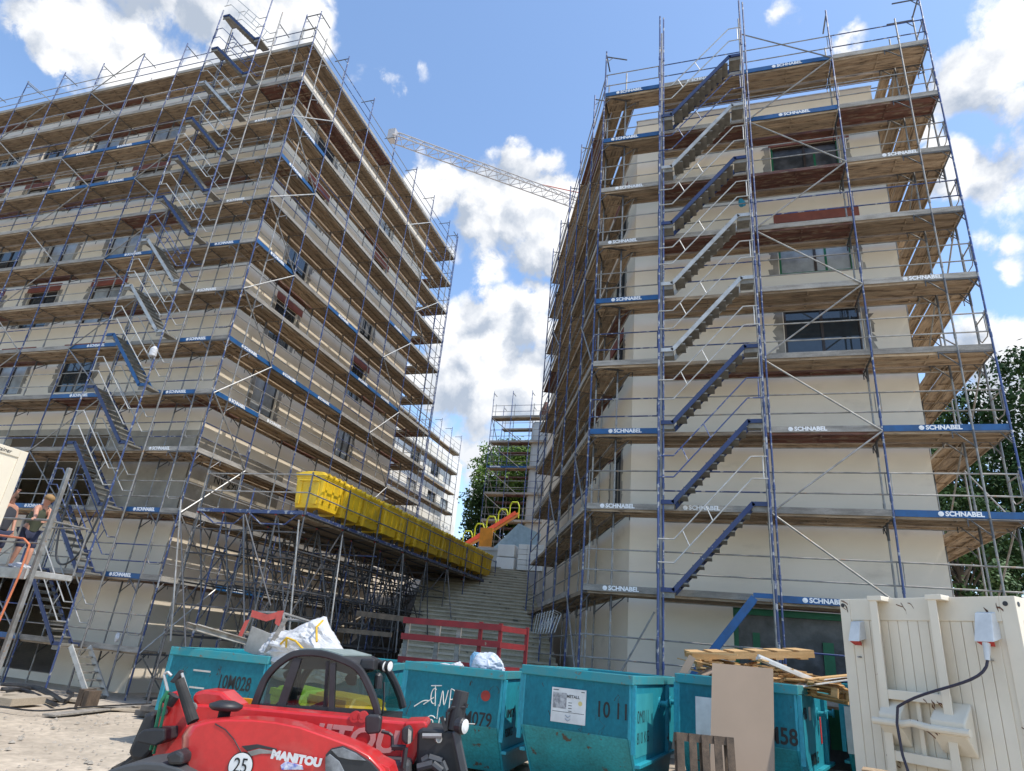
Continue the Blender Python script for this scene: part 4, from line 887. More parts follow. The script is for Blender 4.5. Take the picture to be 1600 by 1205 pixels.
for nm, lb, c, rd, m_, sd in (('rubbish_bag', 'large clear plastic rubbish bag on top of the graffiti skip', (-4.15, 12.4, 1.45), (.28, .24, .24), foilc, 1), ('rubbish_bag', 'small white plastic rubbish bag left of the clear bag on the graffiti skip', (-4.8, 12.3, 1.36), (.16, .14, .12), foil, 2), ('plastic_film', 'pale blue scrap of film sticking up beside the clear rubbish bag', (-4.5, 12.45, 1.48), (.1, .1, .24), mat('pale blue film', (.22, .42, .6), .3), 3),
    ('rubbish_bag', 'flat white bag at the left end of the graffiti skip', (-5.1, 12.4, 1.36), (.22, .18, .09), foil, 4), ('paper_sack', 'pale paper sack on the METALL skip near its left rim', (-3.2, 12.6, 1.42), (.2, .16, .12), mat('pale paper', (.6, .5, .42), .8), 6), ('paper_sack', 'pinkish paper sack on the METALL skip right of the pale one', (-2.75, 12.9, 1.44), (.26, .2, .12), mat('pinkish paper', (.62, .42, .38), .8), 7)):
    blob(nm, lb, 'paper sack' if 'sack' in nm else 'plastic bag' if 'bag' in nm else 'plastic film', c, rd, m_, sd)
# scrap on skip 10M028
ir = mat('dirty cream steel', (.44, .41, .36), .7, col2=(.2, .15, .11), scale=3)
for k, (a, b_) in enumerate((((-9.9, 10.9, 1.62), (-8.9, 12.2, 1.32)), ((-9.62, 10.85, 1.6), (-8.6, 12.1, 1.30)))):
    q = MB(); q.bar(a, b_, .2, .02); q.bar(Vector(a)+UP*.1, Vector(b_)+UP*.1, .2, .02); q.bar(Vector(a)+UP*.05, Vector(b_)+UP*.05, .015, .09)
    obj('steel_beam', q, ir, label=('left one of two rusty steel beams jutting over the rim of skip 10M028', 'right one of two rusty steel beams jutting over the rim of skip 10M028')[k], cat='steel beam')
q = MB(); q.path([(-9.2, 11.6, 1.35), (-9.0, 11.6, 2.0), (-8.3, 11.6, 2.05), (-8.1, 11.6, 1.35)], .035); q.path([(-9.0, 12.3, 1.35), (-8.85, 12.3, 1.95), (-8.1, 12.3, 1.95), (-7.95, 12.3, 1.35)], .03); q.tube((-9.0, 11.6, 2.0), (-8.85, 12.3, 1.95), .03); q.tube((-8.3, 11.6, 2.05), (-8.1, 12.3, 1.95), .03); q.path([(-9.1, 11.6, 1.6), (-8.2, 11.6, 1.62)], .02)
rk = thing('scrap_rack', 'bent grey tube rack wrapped in red tape on skip 10M028', 'scrap rack', (-8.6, 11.9, 1.3)); Mr = Matrix.Translation(-rk.location)
o = obj('tube_frame', q, greypole, rk); o.matrix_parent_inverse = Mr
q = MB(); q.add([(-9.0, 11.55, 2.06), (-8.6, 11.54, 2.0), (-8.3, 11.55, 2.1), (-8.3, 11.55, 1.98), (-8.6, 11.54, 1.87), (-9.0, 11.55, 1.93)], [(0, 1, 4, 5), (1, 2, 3, 4)]); q.add([(-9.1, 11.54, 1.85), (-9.0, 11.54, 1.88), (-9.1, 11.54, 1.5), (-9.2, 11.54, 1.5)], [(0, 1, 2, 3)]); q.add([(-8.4, 11.54, 2.08), (-8.25, 11.54, 2.1), (-8.28, 11.54, 1.8), (-8.4, 11.54, 1.85)], [(0, 1, 2, 3)])
o = obj('red_tape', q, mat('red barrier tape', (.65, .10, .08), .5), rk); o.matrix_parent_inverse = Mr
q = MB(); q.bar((-8.7, 11.55, 1.25), (-8.6, 11.5, 1.7), .55, .02, (0, 1, 0)); obj('sheet_metal', q, alu, label='bent pale metal sheet under the taped rack on skip 10M028', cat='metal sheet')
q = MB(); q.bar((-8.25, 11.25, 1.3), (-8.0, 11.3, 1.95), .08, .03, (0, 1, 0)); obj('plank', q, greyboard, label='short upright plank right of the taped rack', cat='plank')
# pallets
def pallet_mesh(L=1.2, Wd=.8, m=pallet_w):
    b = MB()
    for q in range(5): y = q*(Wd-.1)/4; b.box((0, y, .122), (L, y+.1, .144))
    for x in (0, L/2-.05, L-.1): b.box((x, 0, .1), (x+.1, Wd, .122))
    bl = MB()
    for x in (0, L/2-.05, L-.1):
        for y in (0, Wd/2-.05, Wd-.1): bl.box((x, y, .022), (x+.1, y+.1, .1))
    bo = MB()
    for y in (0, Wd/2-.05, Wd-.1): bo.box((0, y, 0), (L, y+.1, .022))
    return b.mesh('top_boards', m), bl.mesh('block', m), bo.mesh('bottom_boards', m)
PM = pallet_mesh(); PMo = pallet_mesh(m=oldpallet)
def pallet(label, M, ms=PM, name='pallet'):
    t = thing(name, label, 'pallet', M.translation, 0); t.matrix_world = M
    for nm, me in zip(('top_boards', 'block', 'bottom_boards'), ms): link(nm, me, t)
    return t
def mrot(loc_, rz, rx=0, ry=0): return Matrix.Translation(loc_) @ Matrix.Rotation(R_(rz), 4, 'Z') @ Matrix.Rotation(R_(rx), 4, 'X') @ Matrix.Rotation(R_(ry), 4, 'Y')
# large fresh pallet with long boards, lying tilted on top
bt = MB(); bl = MB(); bo = MB()
for q in range(6): bt.box((q*.36, 0, .12), (q*.36+.24, 1.1, .145))
for y in (0, .36, .72, 1.05): bl.box((0, y, .025), (2.04, y+.045, .12))
for q in range(5): bo.box((.2+q*.4, 0, 0), (.33+q*.4, 1.1, .024))
pallet('largest fresh pine pallet lying tilted on top of the wood heap', mrot((-.56, 12.6, 1.88), 10, 3, -6), (bt.mesh('top_boards', pallet_w), bl.mesh('bearer', pallet_w), bo.mesh('bottom_boards', pallet_w)))
pallet('splintered fresh pallet pushed under the left end of the largest pallet', mrot((-.5, 12.7, 1.75), 6, 8, 5)); pallet('broken fresh pallet under the large one in the wood heap', mrot((.55, 12.9, 1.66), -20, -8, 6)); pallet('tilted fresh pallet lowest on the right of the wood heap', mrot((.75, 12.55, 1.55), 10, 14, 3)); 
sk = random.Random(9)
for k in range(46):
    xq = sk.uniform(-.45, 1.5); q = MB(); a = Vector((xq, sk.uniform(12.35, 13.5), sk.uniform(1.55, 2.06-.22*max(0, xq-.6)))); an = sk.uniform(0, 3.14); v = Vector((math.cos(an), math.sin(an), sk.uniform(-.15, .15)))*sk.uniform(.4, .8)
    q.bar(a-v*.6, a+v*.6, .09, .022); obj('board', q, pallet_w, label='loose broken pine board in the heap on skip 10M58', cat='board', group='loose boards in the wood heap')
q = MB(); q.bar((.5, 12.3, 2.02), (1.42, 12.7, 1.72), .16, .05); q.bar((.5, 12.3, 2.06), (1.42, 12.7, 1.76), .05, .04); obj('window_profile', q, ral, label='white plastic frame profile slanting across the wood heap', cat='profile')
q = MB(); q.bar((.9, 12.4, 1.62), (1.95, 12.9, 1.86), .5, .015); obj('white_panel', q, ral, label='thin pale panel lying on the right rim of skip 10M58', cat='panel')
q = MB(); q.bar((1.2, 12.5, 1.76), (1.95, 12.8, 1.9), .25, .02); obj('plywood_offcut', q, pallet_w, label='pine offcut on the pale panel at the right of the heap', cat='board')
q = MB(); q.bar((-.75, 12.3, 1.6), (-.55, 12.35, 1.95), .12, .03, (0, 1, 0)); q.bar((-.55, 12.4, 1.6), (-.1, 12.6, 1.85), .4, .02); obj('carton', q, gypsum, label='crushed brown carton at the left end of skip 10M58', cat='carton')
# leaning board and old pallets in front
bd = MB(); n_ = Vector((-.31, -.95, .02)); c0, c1, c2, c3 = Vector((-.30, 10.95, -.1)), Vector((.57, 11.23, -.1)), Vector((.67, 11.5, 1.87)), Vector((-.21, 11.2, 1.87))
bd.prism([c0, c1, c2, c3], Vector((.008, .025, 0))); obj('leaning_board', bd, gypsum, label='large tan board leaning upright against skip 10M58', cat='board')
pallet('old dark brown pallet standing on edge in front of the tan board', Matrix.Translation((-.68, 10.15, -.14)) @ Matrix.Rotation(R_(19), 4, 'Z') @ Matrix.Rotation(R_(83), 4, 'X') @ Matrix.Rotation(R_(-90), 4, 'Z') @ Matrix.Translation((-1.08, .0, 0)), pallet_mesh(1.08, .78, oldpallet))
pallet('weathered pallet on the ground below the cream container', mrot((1.15, 8.35, .62), -20, 12, 0), pallet_mesh(1.2, .8, mat('pale worn pallet', (.42, .29, .17), .85, scale=2, grain=.3)))
q = MB()
for x, y in ((1.2, 8.3), (2.2, 7.95), (1.45, 9.0), (2.45, 8.6)): q.box((x-.05, y-.05, gz(x, y)), (x+.12, y+.12, .66))
obj('trestle', q, oldpallet, label='wooden supports under the weathered pallet by the container', cat='trestle')

# ------------------------------------------------------------------ cream roll-off container
K0, K1 = Vector((1.66, 11.3, 0)), Vector((3.36, 9.72, 0)); kx = (K1-K0).normalized(); ky = UP.cross(kx); wK = (K1-K0).length; zb, zt = .22, 2.93
KT = thing('roll_off_container', 'cream steel roll off container with lifting bar and red sockets at the right edge', 'container', (K0.x, K0.y, zb)); MK = frame(K0, kx, ky, UP); KT.matrix_world = Matrix.Translation((K0.x, K0.y, zb))
MKl = Matrix.Translation((-K0.x, -K0.y, -zb)) @ MK
def ko(name, mb, m, par=None, **k): o = obj(name, mb, m, par or KT, **k); o.matrix_local = MKl if par is None else Matrix(); return o
dK = 2.9
b = MB(); b.box((.0, .03, zb), (wK, dK, zt-.005)); ko('body', b, cwhite, bevel=.02)
b = MB(); fr_ = .16
b.box((0, 0, zb), (fr_, .05, zt)); b.box((wK-fr_, 0, zb), (wK, .05, zt)); b.box((fr_, 0, zt-.3), (wK-fr_, .045, zt)); b.box((fr_, 0, zb), (wK-fr_, .045, zb+.16))
ko('end_frame', b, cwhite, bevel=.008)
x = fr_+.04
for k in range(24):
    pass
b = MB(); xx = fr_
while xx < wK-fr_-.1: b.box((xx, .012, zb+.16), (xx+.132, .034, zt-.3)); xx += .138
ko('panel_boards', b, cwhite, bevel=.006)
b = MB()
for k in range(20): 
    yy = .15+k*.135
    b.box((wK-.004, yy, zb+.2), (wK+.012, yy+.1, zt-.3))
b.box((wK-.01, .0, zb), (wK+.02, .12, zt)); b.box((wK-.01, .12, zt-.28), (wK+.018, dK, zt)); ko('side_panel', b, cwhite, bevel=.006)
u1, u2 = wK*.27, wK*.62
for u in (u1, u2):
    b = MB(); b.prism([(u-.05, 0, zt+.01), (u-.05, -.16, zt-.02), (u-.05, -.16, zb), (u-.05, 0, zb)], (.03, 0, 0)); b.box((u-.05, -.165, zb), (u+.06, -.15, zt-.03)); b.box((u-.07, -.18, zt-.05), (u+.14, .02, zt+.015)); ko('upright', b, cwhite, bevel=.006)
zbar = 1.34
b = MB(); b.box((u1, -.15, zbar+.28), (u2, -.02, zbar+.4)); b.box((u1, -.15, zbar-.45), (u2, -.02, zbar-.33)); b.box((u1+.36, -.06, zbar-.34), (u1+.42, -.03, zbar+.3)); ko('cross_member', b, cwhite, bevel=.008)
b = MB(); b.prism([(u1-.06, -.02, zbar-.28), (u1-.06, -.24, zbar-.05), (u1-.06, -.24, zbar+.1), (u1-.06, -.02, zbar+.32)], (.3, 0, 0)); b.prism([(u2-.2, -.02, zbar-.28), (u2-.2, -.24, zbar-.05), (u2-.2, -.24, zbar+.1), (u2-.2, -.02, zbar+.32)], (.42, 0, 0)); ko('hook_bracket', b, cwhite, bevel=.02)
b = MB(); b.path([(u1-.12, -.26, zbar), (u1+.25, -.26, zbar), (u1+.4, -.25, zbar+.03), (u2-.2, -.26, zbar), (u2+.28, -.26, zbar)], .045, 10); ko('lifting_bar', b, cwhite)
for k, (u, z) in enumerate(((.27, zt-.55), (wK-.33, zt-.5))):
    s = .13 if k == 0 else .17
    b = MB(); b.loft([[(u-s*.7, .03, z), (u+s*.7, .03, z), (u+s*.7, .03, z+s*1.9), (u-s*.7, .03, z+s*1.9)], [(u-s*.65, -.16, z-.05), (u+s*.65, -.16, z-.05), (u+s*.55, -.07, z+s*1.7), (u-s*.55, -.07, z+s*1.7)]]); sk_ = ko('socket_hood', b, ral, bevel=.008)
    b = MB(); b.prism([(u-s*.55, -.13, z-.02), (u+s*.55, -.13, z-.02), (u+s*.4, -.05, z-.06), (u-s*.4, -.05, z-.06)], (0, 0, -.035)); obj('red_socket', b, mat('red socket', (.5, .03, .02), .5), sk_)
    bt_ = MB(); bt_.tube((u-.02, .03, z-.25), (u-.02, -.06, z-.25), .012, 8); obj('bolt', bt_, greypole, sk_)
b = MB()
for x, s in ((.05, 1), (wK-.09, 1)): b.lathe([(0, .03), (.003, .03)], (x, -.002, zt-.09), (0, -1, 0), 14)
b.lathe([(0, .03), (.003, .03)], (wK+.021, .07, zt-.09), (1, 0, 0), 14)
for v in b.v: pass
ko('casting_hole', b, blk)
pl = MB(); uu = wK-.33; zz = zt-.56
c_ = [Vector(p) for p in ((uu, -.11, zz), (uu, -.15, zz-.2))]; pl.tube(c_[0], c_[1], .045, 10, r2=.03)
r = random.Random(8)
for (u0, z0, n_) in ((.1, zt-.06, 5), (wK-.3, zt-.12, 4), (wK*.52, zbar+.3, 5), (wK*.5, zbar+.06, 4), (wK*.4, zt-.05, 3), (.5, .9, 3), (wK-.1, 1.5, 3)):
    for q in range(n_):
        uu_, zz_ = u0+r.uniform(-.08, .14), z0+r.uniform(-.05, .04); pts = [(uu_, zz_)]
        for w2 in range(r.randint(2, 4)): pts.append((pts[-1][0]+r.uniform(-.01, .05), pts[-1][1]-r.uniform(.0, .05)))
        y_ = -.002 if z0 > 2.5 or z0 < 1.6 and u0 > wK-.2 else (-.262 if abs(z0-zbar) < .1 else (-.153 if abs(z0-zbar-.3) < .02 else -.001)); wq = r.uniform(.004, .012)
        b = MB(); b.prism([(p[0], y_, p[1]+wq) for p in pts]+[(p[0], y_, p[1]-wq) for p in pts[::-1]], (0, -.002, 0)); ko('rust_mark', b, mat('brown rust', (.17, .07, .035), .9, col2=(.09, .045, .03), scale=12))
cab = thing('power_cable', 'dark power cable hanging from the red socket across the lifting bar', 'cable', (K0.x, K0.y, zb)); cab.matrix_world = Matrix.Translation((K0.x, K0.y, zb))
o = obj('plug', pl, ral, cab); o.matrix_local = MKl
pts = [Vector((uu, -.15, zz-.2))]
B0, B1, B2, B3 = pts[0], Vector((uu-.02, -.2, zz-.5)), Vector((u1+.75, -.36, zbar+.5)), Vector((u1+.3, -.36, zbar+.2))
for q in range(1, 13): s = q/12; pts.append(B0*(1-s)**3+B1*3*s*(1-s)**2+B2*3*s*s*(1-s)+B3*s**3)
pts += [Vector((u1+.27, -.37, zbar)), Vector((u1+.3, -.38, zbar-.35)), Vector((u1+.42, -.4, zbar-.75)), Vector((u1+.4, -.45, .2))]
o = obj('lead', MB().path(pts, .017, 8), mat('dark cable', (.03, .025, .045), .5), cab); o.matrix_local = MKl

# ------------------------------------------------------------------ red telehandler (nose to the right)
TH = thing('telehandler', 'red telehandler with black cab and lowered boom parked in front of the teal skips', 'telehandler', W(430, 1160, 6.4).to_tuple()[:2]+(-.33,)); MT = Matrix.Translation(-TH.location)
def th(name, mb, m, par=None, **k):
    o = obj(name, mb, m, par or TH, **k); o.matrix_parent_inverse = MT if par is None else Matrix(); return o
def PP(pts, dep): return [W(x, y, dep) for x, y in pts]
def slab(pts, dep, th_): return MB().prism(PP(pts, dep), FH*th_)
# boom and rear tower
bm_ = MB(); bm_.prism(PP([(296, 1100), (372, 1104), (470, 1113), (640, 1129), (648, 1190), (560, 1178), (430, 1150), (310, 1140)], 6.28), FH*.3); boom = th('boom', bm_, redm, bevel=.02)
hd = slab([(632, 1128), (664, 1127), (668, 1134), (646, 1196), (626, 1186)], 6.22, .42); th('boom_head', hd, redm, bevel=.015)
mM = frame(W(506, 1151, 6.272), RH, UP, -FH); t_ = text('MANITOU', .235, mM, mat('pale red lettering', (.60, .24, .22), .5), TH, bold=.008, sx=1.15, shear=.12); t_.matrix_parent_inverse = MT
tw = slab([(236, 1168), (246, 1110), (263, 1083), (278, 1079), (286, 1104), (296, 1140), (300, 1190), (240, 1200)], 6.15, .12); th('rear_tower', tw, redm, bevel=.015)
tw = slab([(250, 1160), (262, 1088), (290, 1085), (310, 1185), (255, 1190)], 6.62, .12); th('rear_tower', tw, redm, bevel=.015)
tw = slab([(298, 1094), (303, 1082), (318, 1078), (346, 1081), (372, 1106), (345, 1120), (315, 1112)], 6.3, .34); th('boom_pivot', tw, redm, bevel=.03)
for (x, y) in ((256, 1112), (302, 1105)):
    b = MB(); c = W(x, y, 6.12); b.lathe([(0, .035), (.03, .035), (.03, .02), (.05, .02)], c, -FH, 12); th('pivot_pin', b, greypole)
b = MB(); b.tube(W(262, 1100, 6.1), W(272, 1086, 6.1), .05, 12); th('hose_end', b, blk)
b = MB(); b.tube(W(282, 1068, 5.95), W(302, 1128, 5.9), .038, 14, r2=.045); b.tube(W(280, 1062, 5.95), W(282, 1068, 5.95), .038, 14); th('exhaust_pipe', b, rubber)
b = MB(); b.path(PP([(262, 1080), (252, 1096), (246, 1125), (236, 1172)], 6.05), .014, 6); b.path(PP([(262, 1086), (250, 1140), (240, 1178)], 6.03), .012, 6); th('sling_strap', b, mat('green sling', (.03, .22, .1), .7))
b = slab([(226, 1114), (199, 1174), (204, 1188), (222, 1190), (240, 1172), (242, 1112)], 6.2, .5); th('counterweight', b, blk, bevel=.03)
b = slab([(214, 1148), (224, 1140), (257, 1139), (256, 1158), (242, 1166), (212, 1160)], 5.9, .3); th('tail_lamp_box', b, blk, bevel=.012)
b = MB(); b.box((0, 0, 0), (.14, .012, .11), frame(W(370, 1110, 6.9), RH, FH, UP)); th('orange_lamp', b, mat('orange lamp lens', (.8, .3, .02), .3), bevel=.01)
# mirror above the tail
b = slab([(264, 1066), (280, 1046), (286, 1048), (282, 1058), (272, 1068)], 6.3, .04); mr_ = th('rear_mirror', b, blk, bevel=.012)
b = MB(); b.path(PP([(262, 1080), (256, 1054), (262, 1050), (268, 1056)], 6.3), .012, 6); b.path(PP([(284, 1052), (295, 1086)], 6.3), .012, 6); th('mirror_arm', b, alu)
# hood: rounded body lofted through its depth
hp = [(283, 1188), (284, 1150), (296, 1132), (318, 1125), (345, 1122), (390, 1122), (430, 1126), (470, 1134), (520, 1152), (558, 1166), (584, 1180), (604, 1202), (614, 1240), (610, 1290), (300, 1290), (286, 1240)]
def shrink(P, f, cx=450, cy=1200): return [(cx+(x-cx)*f, cy+(y-cy)*f) for x, y in P]
rings = []
for dep, f in ((5.34, .93), (5.37, .965), (5.43, .99), (5.55, 1.0)): rings.append(PP(shrink(hp, f), dep))
last = PP(hp, 5.55)
for dd, up in ((.15, .0), (.32, .012), (.46, .05), (.54, .11)): rings.append([p+FH*dd-UP*up for p in last])
b = MB(); b.loft(rings); hood = th('hood', b, redm, smooth=True)
m_ = hood.modifiers.new('w', 'WEIGHTED_NORMAL') if False else None
for p in hood.data.polygons: p.use_smooth = len(p.vertices) == 4
b = MB(); c = W(349, 1122, 5.7); b.lathe([(-.02, .045), (.05, .045), (.055, .1), (.075, .125), (.095, .125), (.12, .06)], c, UP, 22); th('air_intake_cap', b, blk, smooth=True)
def nearp(pts, m, name, d=5.335, t=.006, par=None): return th(name, slab(pts, d, t+.04), m, par, bevel=.003)
nearp([(508, 1180), (517, 1170), (535, 1166), (556, 1176), (580, 1192), (600, 1215), (530, 1215)], blk, 'headlight', 5.31, .03)
nearp([(517, 1172), (535, 1168), (555, 1177), (572, 1189), (545, 1187), (528, 1183)], mat('headlight glass', (.10, .105, .11), .06, col2=(.26, .27, .28), scale=7), 'headlight_lens', 5.30, .01)
nearp([(508, 1184), (515, 1178), (530, 1190), (541, 1212), (508, 1212)], MATS['headlight glass'], 'headlight_lens', 5.30, .01)
b = MB(); b.path(PP([(336, 1131), (352, 1140), (366, 1156), (377, 1176), (384, 1210)], 5.338), .004, 5); th('panel_gap', b, blk)
nearp([(377, 1166), (402, 1163), (432, 1170), (433, 1173), (404, 1169), (386, 1174)], blk, 'stripe')
nearp([(386, 1175), (405, 1170), (433, 1175), (433, 1178), (408, 1178), (392, 1182)], greypole, 'stripe')
t_ = text('MANITOU', .070, frame(W(463, 1186, 5.31), (RH-UP*.18), UP, -FH), mat('silver lettering', (.6, .6, .6), .4), TH, bold=.005, sx=1.1); t_.matrix_parent_inverse = MT
c = W(376, 1197, 5.332); b = MB(); b.lathe([(0, .088), (.004, .088)], c, -FH, 28); th('speed_disc', b, black); b = MB(); b.lathe([(0, .082), (.006, .082)], c, -FH, 28); th('speed_disc_face', b, ral)
t_ = text('25', .13, frame(c-FH*.0075+UP*-.0, RH, UP, -FH), black, TH, sx=.8); t_.matrix_parent_inverse = MT
nearp([(438, 1196), (446, 1190), (472, 1196), (474, 1203), (440, 1203)], mat('blue and white sticker', (.7, .7, .75), .5, col2=(.05, .1, .5), scale=25), 'sticker')
# wheels and mudguards
def wheel(px, dep, z, r=.55, wd=.36):
    c = W(px, 1200, dep); c.z = z; t = MB(); t.lathe([(-wd/2, r*.55), (-wd/2, r*.9), (-wd/2+.05, r*.985), (0, r), (wd/2-.05, r*.985), (wd/2, r*.9), (wd/2, r*.55)], c, FH, 36)
    for k in range(22):
        a = k*6.283/22; d = RH*math.cos(a)+UP*math.sin(a); tt = RH*-math.sin(a)+UP*math.cos(a)
        t.bar(c+d*r*.985-FH*wd*.48+tt*.04*(1 if k % 2 else -1), c+d*r*.985-FH*wd*.02, .06, .06, d); t.bar(c+d*r*.985+FH*wd*.02, c+d*r*.985+FH*wd*.48+tt*.05, .06, .06, d)
    w_ = th('wheel', t, rubber); h_ = MB(); h_.lathe([(-wd*.4, .02), (-wd*.42, r*.5), (-wd*.5, r*.56), (wd*.5, r*.56), (wd*.4, .02)], c, FH, 24); o = obj('rim', h_, redm, w_); return c
cW = wheel(264, 5.45, .17, .52); wheel(650, 5.5, .2); wheel(268, 7.1, .17, .52); wheel(640, 7.2, .2)
b = MB(); n_ = 14; inn, out = [], []
for q in range(n_+1):
    a = R_(178-142*q/n_); inn.append(cW+(RH*math.cos(a)*.6+UP*math.sin(a)*.6)); out.append(cW+(RH*math.cos(a)*.66+UP*math.sin(a)*.66))
b.loft([inn_ for inn_ in [[p-FH*.25 for p in inn]+[p-FH*.25 for p in out[::-1]], [p+FH*.2 for p in inn]+[p+FH*.2 for p in out[::-1]]]]); th('mudguard', b, dgrey, bevel=.015)
b = slab([(258, 1180), (276, 1172), (287, 1180), (284, 1196), (262, 1196)], 5.2, .4); th('mudguard_end', b, blk, bevel=.02)
ch = MB(); ch.prism(PP([(270, 1190), (640, 1190), (640, 1290), (270, 1290)], 6.0), FH*.9); th('chassis', ch, dgrey, bevel=.03)
nearp([(556, 1192), (590, 1191), (608, 1200), (620, 1240), (560, 1240)], redm, 'front_fender', 5.42, .3)
# cab
out1 = [(396, 1108), (404, 1086), (414, 1062), (428, 1044), (447, 1029), (466, 1021), (500, 1021), (535, 1031), (560, 1045), (575, 1070), (586, 1098), (591, 1118)]
def smooth_pts(P, n=4):
    o_ = []
    for i in range(len(P)-1):
        p0, p1, p2, p3 = [Vector(P[min(max(j, 0), len(P)-1)]) for j in (i-1, i, i+1, i+2)]
        for q in range(n): t = q/n; o_.append(.5*((2*p1)+(p2-p0)*t+(2*p0-5*p1+4*p2-p3)*t*t+(3*p1-p0-3*p2+p3)*t**3))
    return o_+[Vector(P[-1])]
def hoop(P, w_, t_):
    P = smooth_pts(P); rings = []
    for i, p in enumerate(P):
        d = (P[min(i+1, len(P)-1)]-P[max(i-1, 0)]).normalized(); nn = d.cross(FH).normalized()
        rings.append([p-nn*w_/2-FH*t_/2, p+nn*w_/2-FH*t_/2, p+nn*w_/2+FH*t_/2, p-nn*w_/2+FH*t_/2])
    return MB().loft(rings)
def cab_frame(dep, wpx=9, thk=.06, P=out1):
    b = MB()
    for p, q in zip(P, P[1:]): b.bar(W(*p, dep), W(*q, dep), thk, .055, FH)
    return b
th('cab_frame', hoop([W(x, y, 6.66) for x, y in out1], .06, .07), blk, bevel=.01)
D2 = FH*.92+RH*.12
P3 = [W(x, y, 6.66) for x, y in out1]
th('cab_frame', hoop([p+D2 for p in P3], .07, .07), blk, bevel=.01)
rf = MB(); ids = range(4, 10)
rf.prism([P3[i]+UP*.03 for i in (4, 5, 6, 7, 8)]+[P3[i]-UP*.03 for i in (8, 7, 6, 5, 4)], D2); th('cab_roof', rf, blk, bevel=.02)
rt = MB(); rt.prism([P3[i]+UP*.045 for i in (5, 6, 7)]+[P3[i]+UP*.032 for i in (7, 6, 5)], D2); th('roof_top', rt, mat('grey green roof', (.25, .3, .28), .5))
b = slab([(440, 1046), (452, 1034), (468, 1027), (500, 1026), (538, 1036), (562, 1053), (552, 1056), (520, 1046), (470, 1046)], 6.7, .85); th('headliner', b, blk)
b = MB(); b.add(P3+[P3[0]+Vector((0, 0, -.0))], [tuple(range(12))]); th('side_glass', b, cabglass)
b = MB(); b.add([p+D2 for p in P3], [tuple(range(12))]); th('side_glass', b, cabglass)
b = MB(); b.add([P3[8], P3[9], P3[10], P3[11], P3[11]+D2, P3[10]+D2, P3[9]+D2, P3[8]+D2], [(0, 1, 6, 7), (1, 2, 5, 6), (2, 3, 4, 5)]); th('windscreen', b, cabglass)
b = MB(); b.add([P3[0], P3[1], P3[2], P3[3], P3[3]+D2, P3[2]+D2, P3[1]+D2, P3[0]+D2], [(0, 1, 6, 7), (1, 2, 5, 6), (2, 3, 4, 5)]); th('rear_window', b, cabglass)
b = MB(); b.bar(W(518, 1115, 6.66), W(521, 1036, 6.66), .05, .05, FH); b.bar(W(508, 1115, 6.68), W(513, 1033, 6.68), .035, .04, FH); b.bar(W(437, 1113, 6.67), W(466, 1028, 6.67), .075, .06, FH); b.bar(W(399, 1106, 6.67), W(591, 1116, 6.67), .05, .07, UP); th('door_pillar', b, blk)
b = MB(); b.bar(W(452, 1112, 7.1), W(463, 1030, 7.1), .12, .1, FH); th('seat_back_pillar', b, blk, bevel=.02)
b = MB(); b.prism(PP([(424, 1120), (430, 1098), (446, 1092), (452, 1108), (470, 1112), (472, 1120)], 7.0), FH*.4); th('seat', b, blk, bevel=.03)
b = MB(); b.lathe([(-.03, .13), (0, .15), (.03, .13)], W(488, 1108, 7.05), (RH*-.5+UP).normalized(), 18); th('steering_wheel', b, blk)
b = MB(); b.prism(PP([(440, 1052), (452, 1044), (462, 1048), (460, 1060), (444, 1062)], 6.9), FH*.1); th('headrest', b, blk, bevel=.02)
b = MB(); b.prism(PP([(538, 1060), (544, 1052), (556, 1056), (554, 1072), (542, 1070)], 6.9), FH*.08); th('monitor', b, blk, bevel=.01)
b = MB(); b.bar(P3[0]-UP*.06, P3[11]-UP*.06, .1, .16, FH); b.prism([P3[0]-UP*.03, P3[11]-UP*.03, P3[11]-UP*.5, P3[0]-UP*.5], D2); th('cab_base', b, blk)
b = MB(); b.prism(PP([(560, 1046), (564, 1029), (586, 1030), (584, 1048)], 6.75), FH*.25); th('lamp_housing', b, blk, bevel=.015)
for x in (599, 607):
    b = MB(); b.lathe([(-.06, .03), (0, .055), (.02, .055)], W(x, 1041, 7.0), (RH-FH*.5).normalized(), 16); wl = th('work_lamp', b, blk); b = MB(); b.lathe([(.021, .045), (.026, .03)], W(x, 1041, 7.0), (RH-FH*.5).normalized(), 16); o = obj('lens', b, ral, wl)
b = MB(); b.tube(W(590, 1076, 6.9), W(592, 1056, 6.9), .04, 12); b.tube(W(592, 1056, 6.9), W(594, 1052, 6.9), .04, 12, r2=.02); b.path(PP([(600, 1066), (600, 1090), (596, 1130)], 6.85), .01, 5); th('wiper_motor', b, blk)
def round_box(pts, dep, t, name, bev=.03): return th(name, slab(pts, dep, t), blk, bevel=bev, seg=3)
mr1 = round_box([(570, 1120), (576, 1117), (592, 1118), (596, 1122), (593, 1146), (574, 1148), (570, 1142)], 6.0, .09, 'wing_mirror')
mr2 = round_box([(627, 1142), (631, 1136), (640, 1134), (644, 1142), (643, 1162), (632, 1164), (627, 1156)], 5.95, .1, 'wing_mirror')
b = MB(); b.add(PP([(638, 1138), (643, 1143), (642, 1161), (637, 1163)], 5.93), [(0, 1, 2, 3)]); o = th('mirror_glass', b, mat('mirror', (.6, .62, .64), .03, metal=1.))
b = MB(); b.path(PP([(596, 1143), (608, 1146), (613, 1150), (613, 1168), (618, 1172)], 6.0), .014, 6); b.path(PP([(612, 1168), (634, 1168), (630, 1200)], 5.98), .022, 6); th('mirror_arm', b, blk)
for x in (555, 567):
    b = MB(); b.lathe([(-.03, .045), (.03, .045)], W(x, 1120, 6.3), FH, 16); b.lathe([(-.032, .018), (.032, .018)], W(x, 1120, 6.3), FH, 10); th('lifting_lug', b, redm)
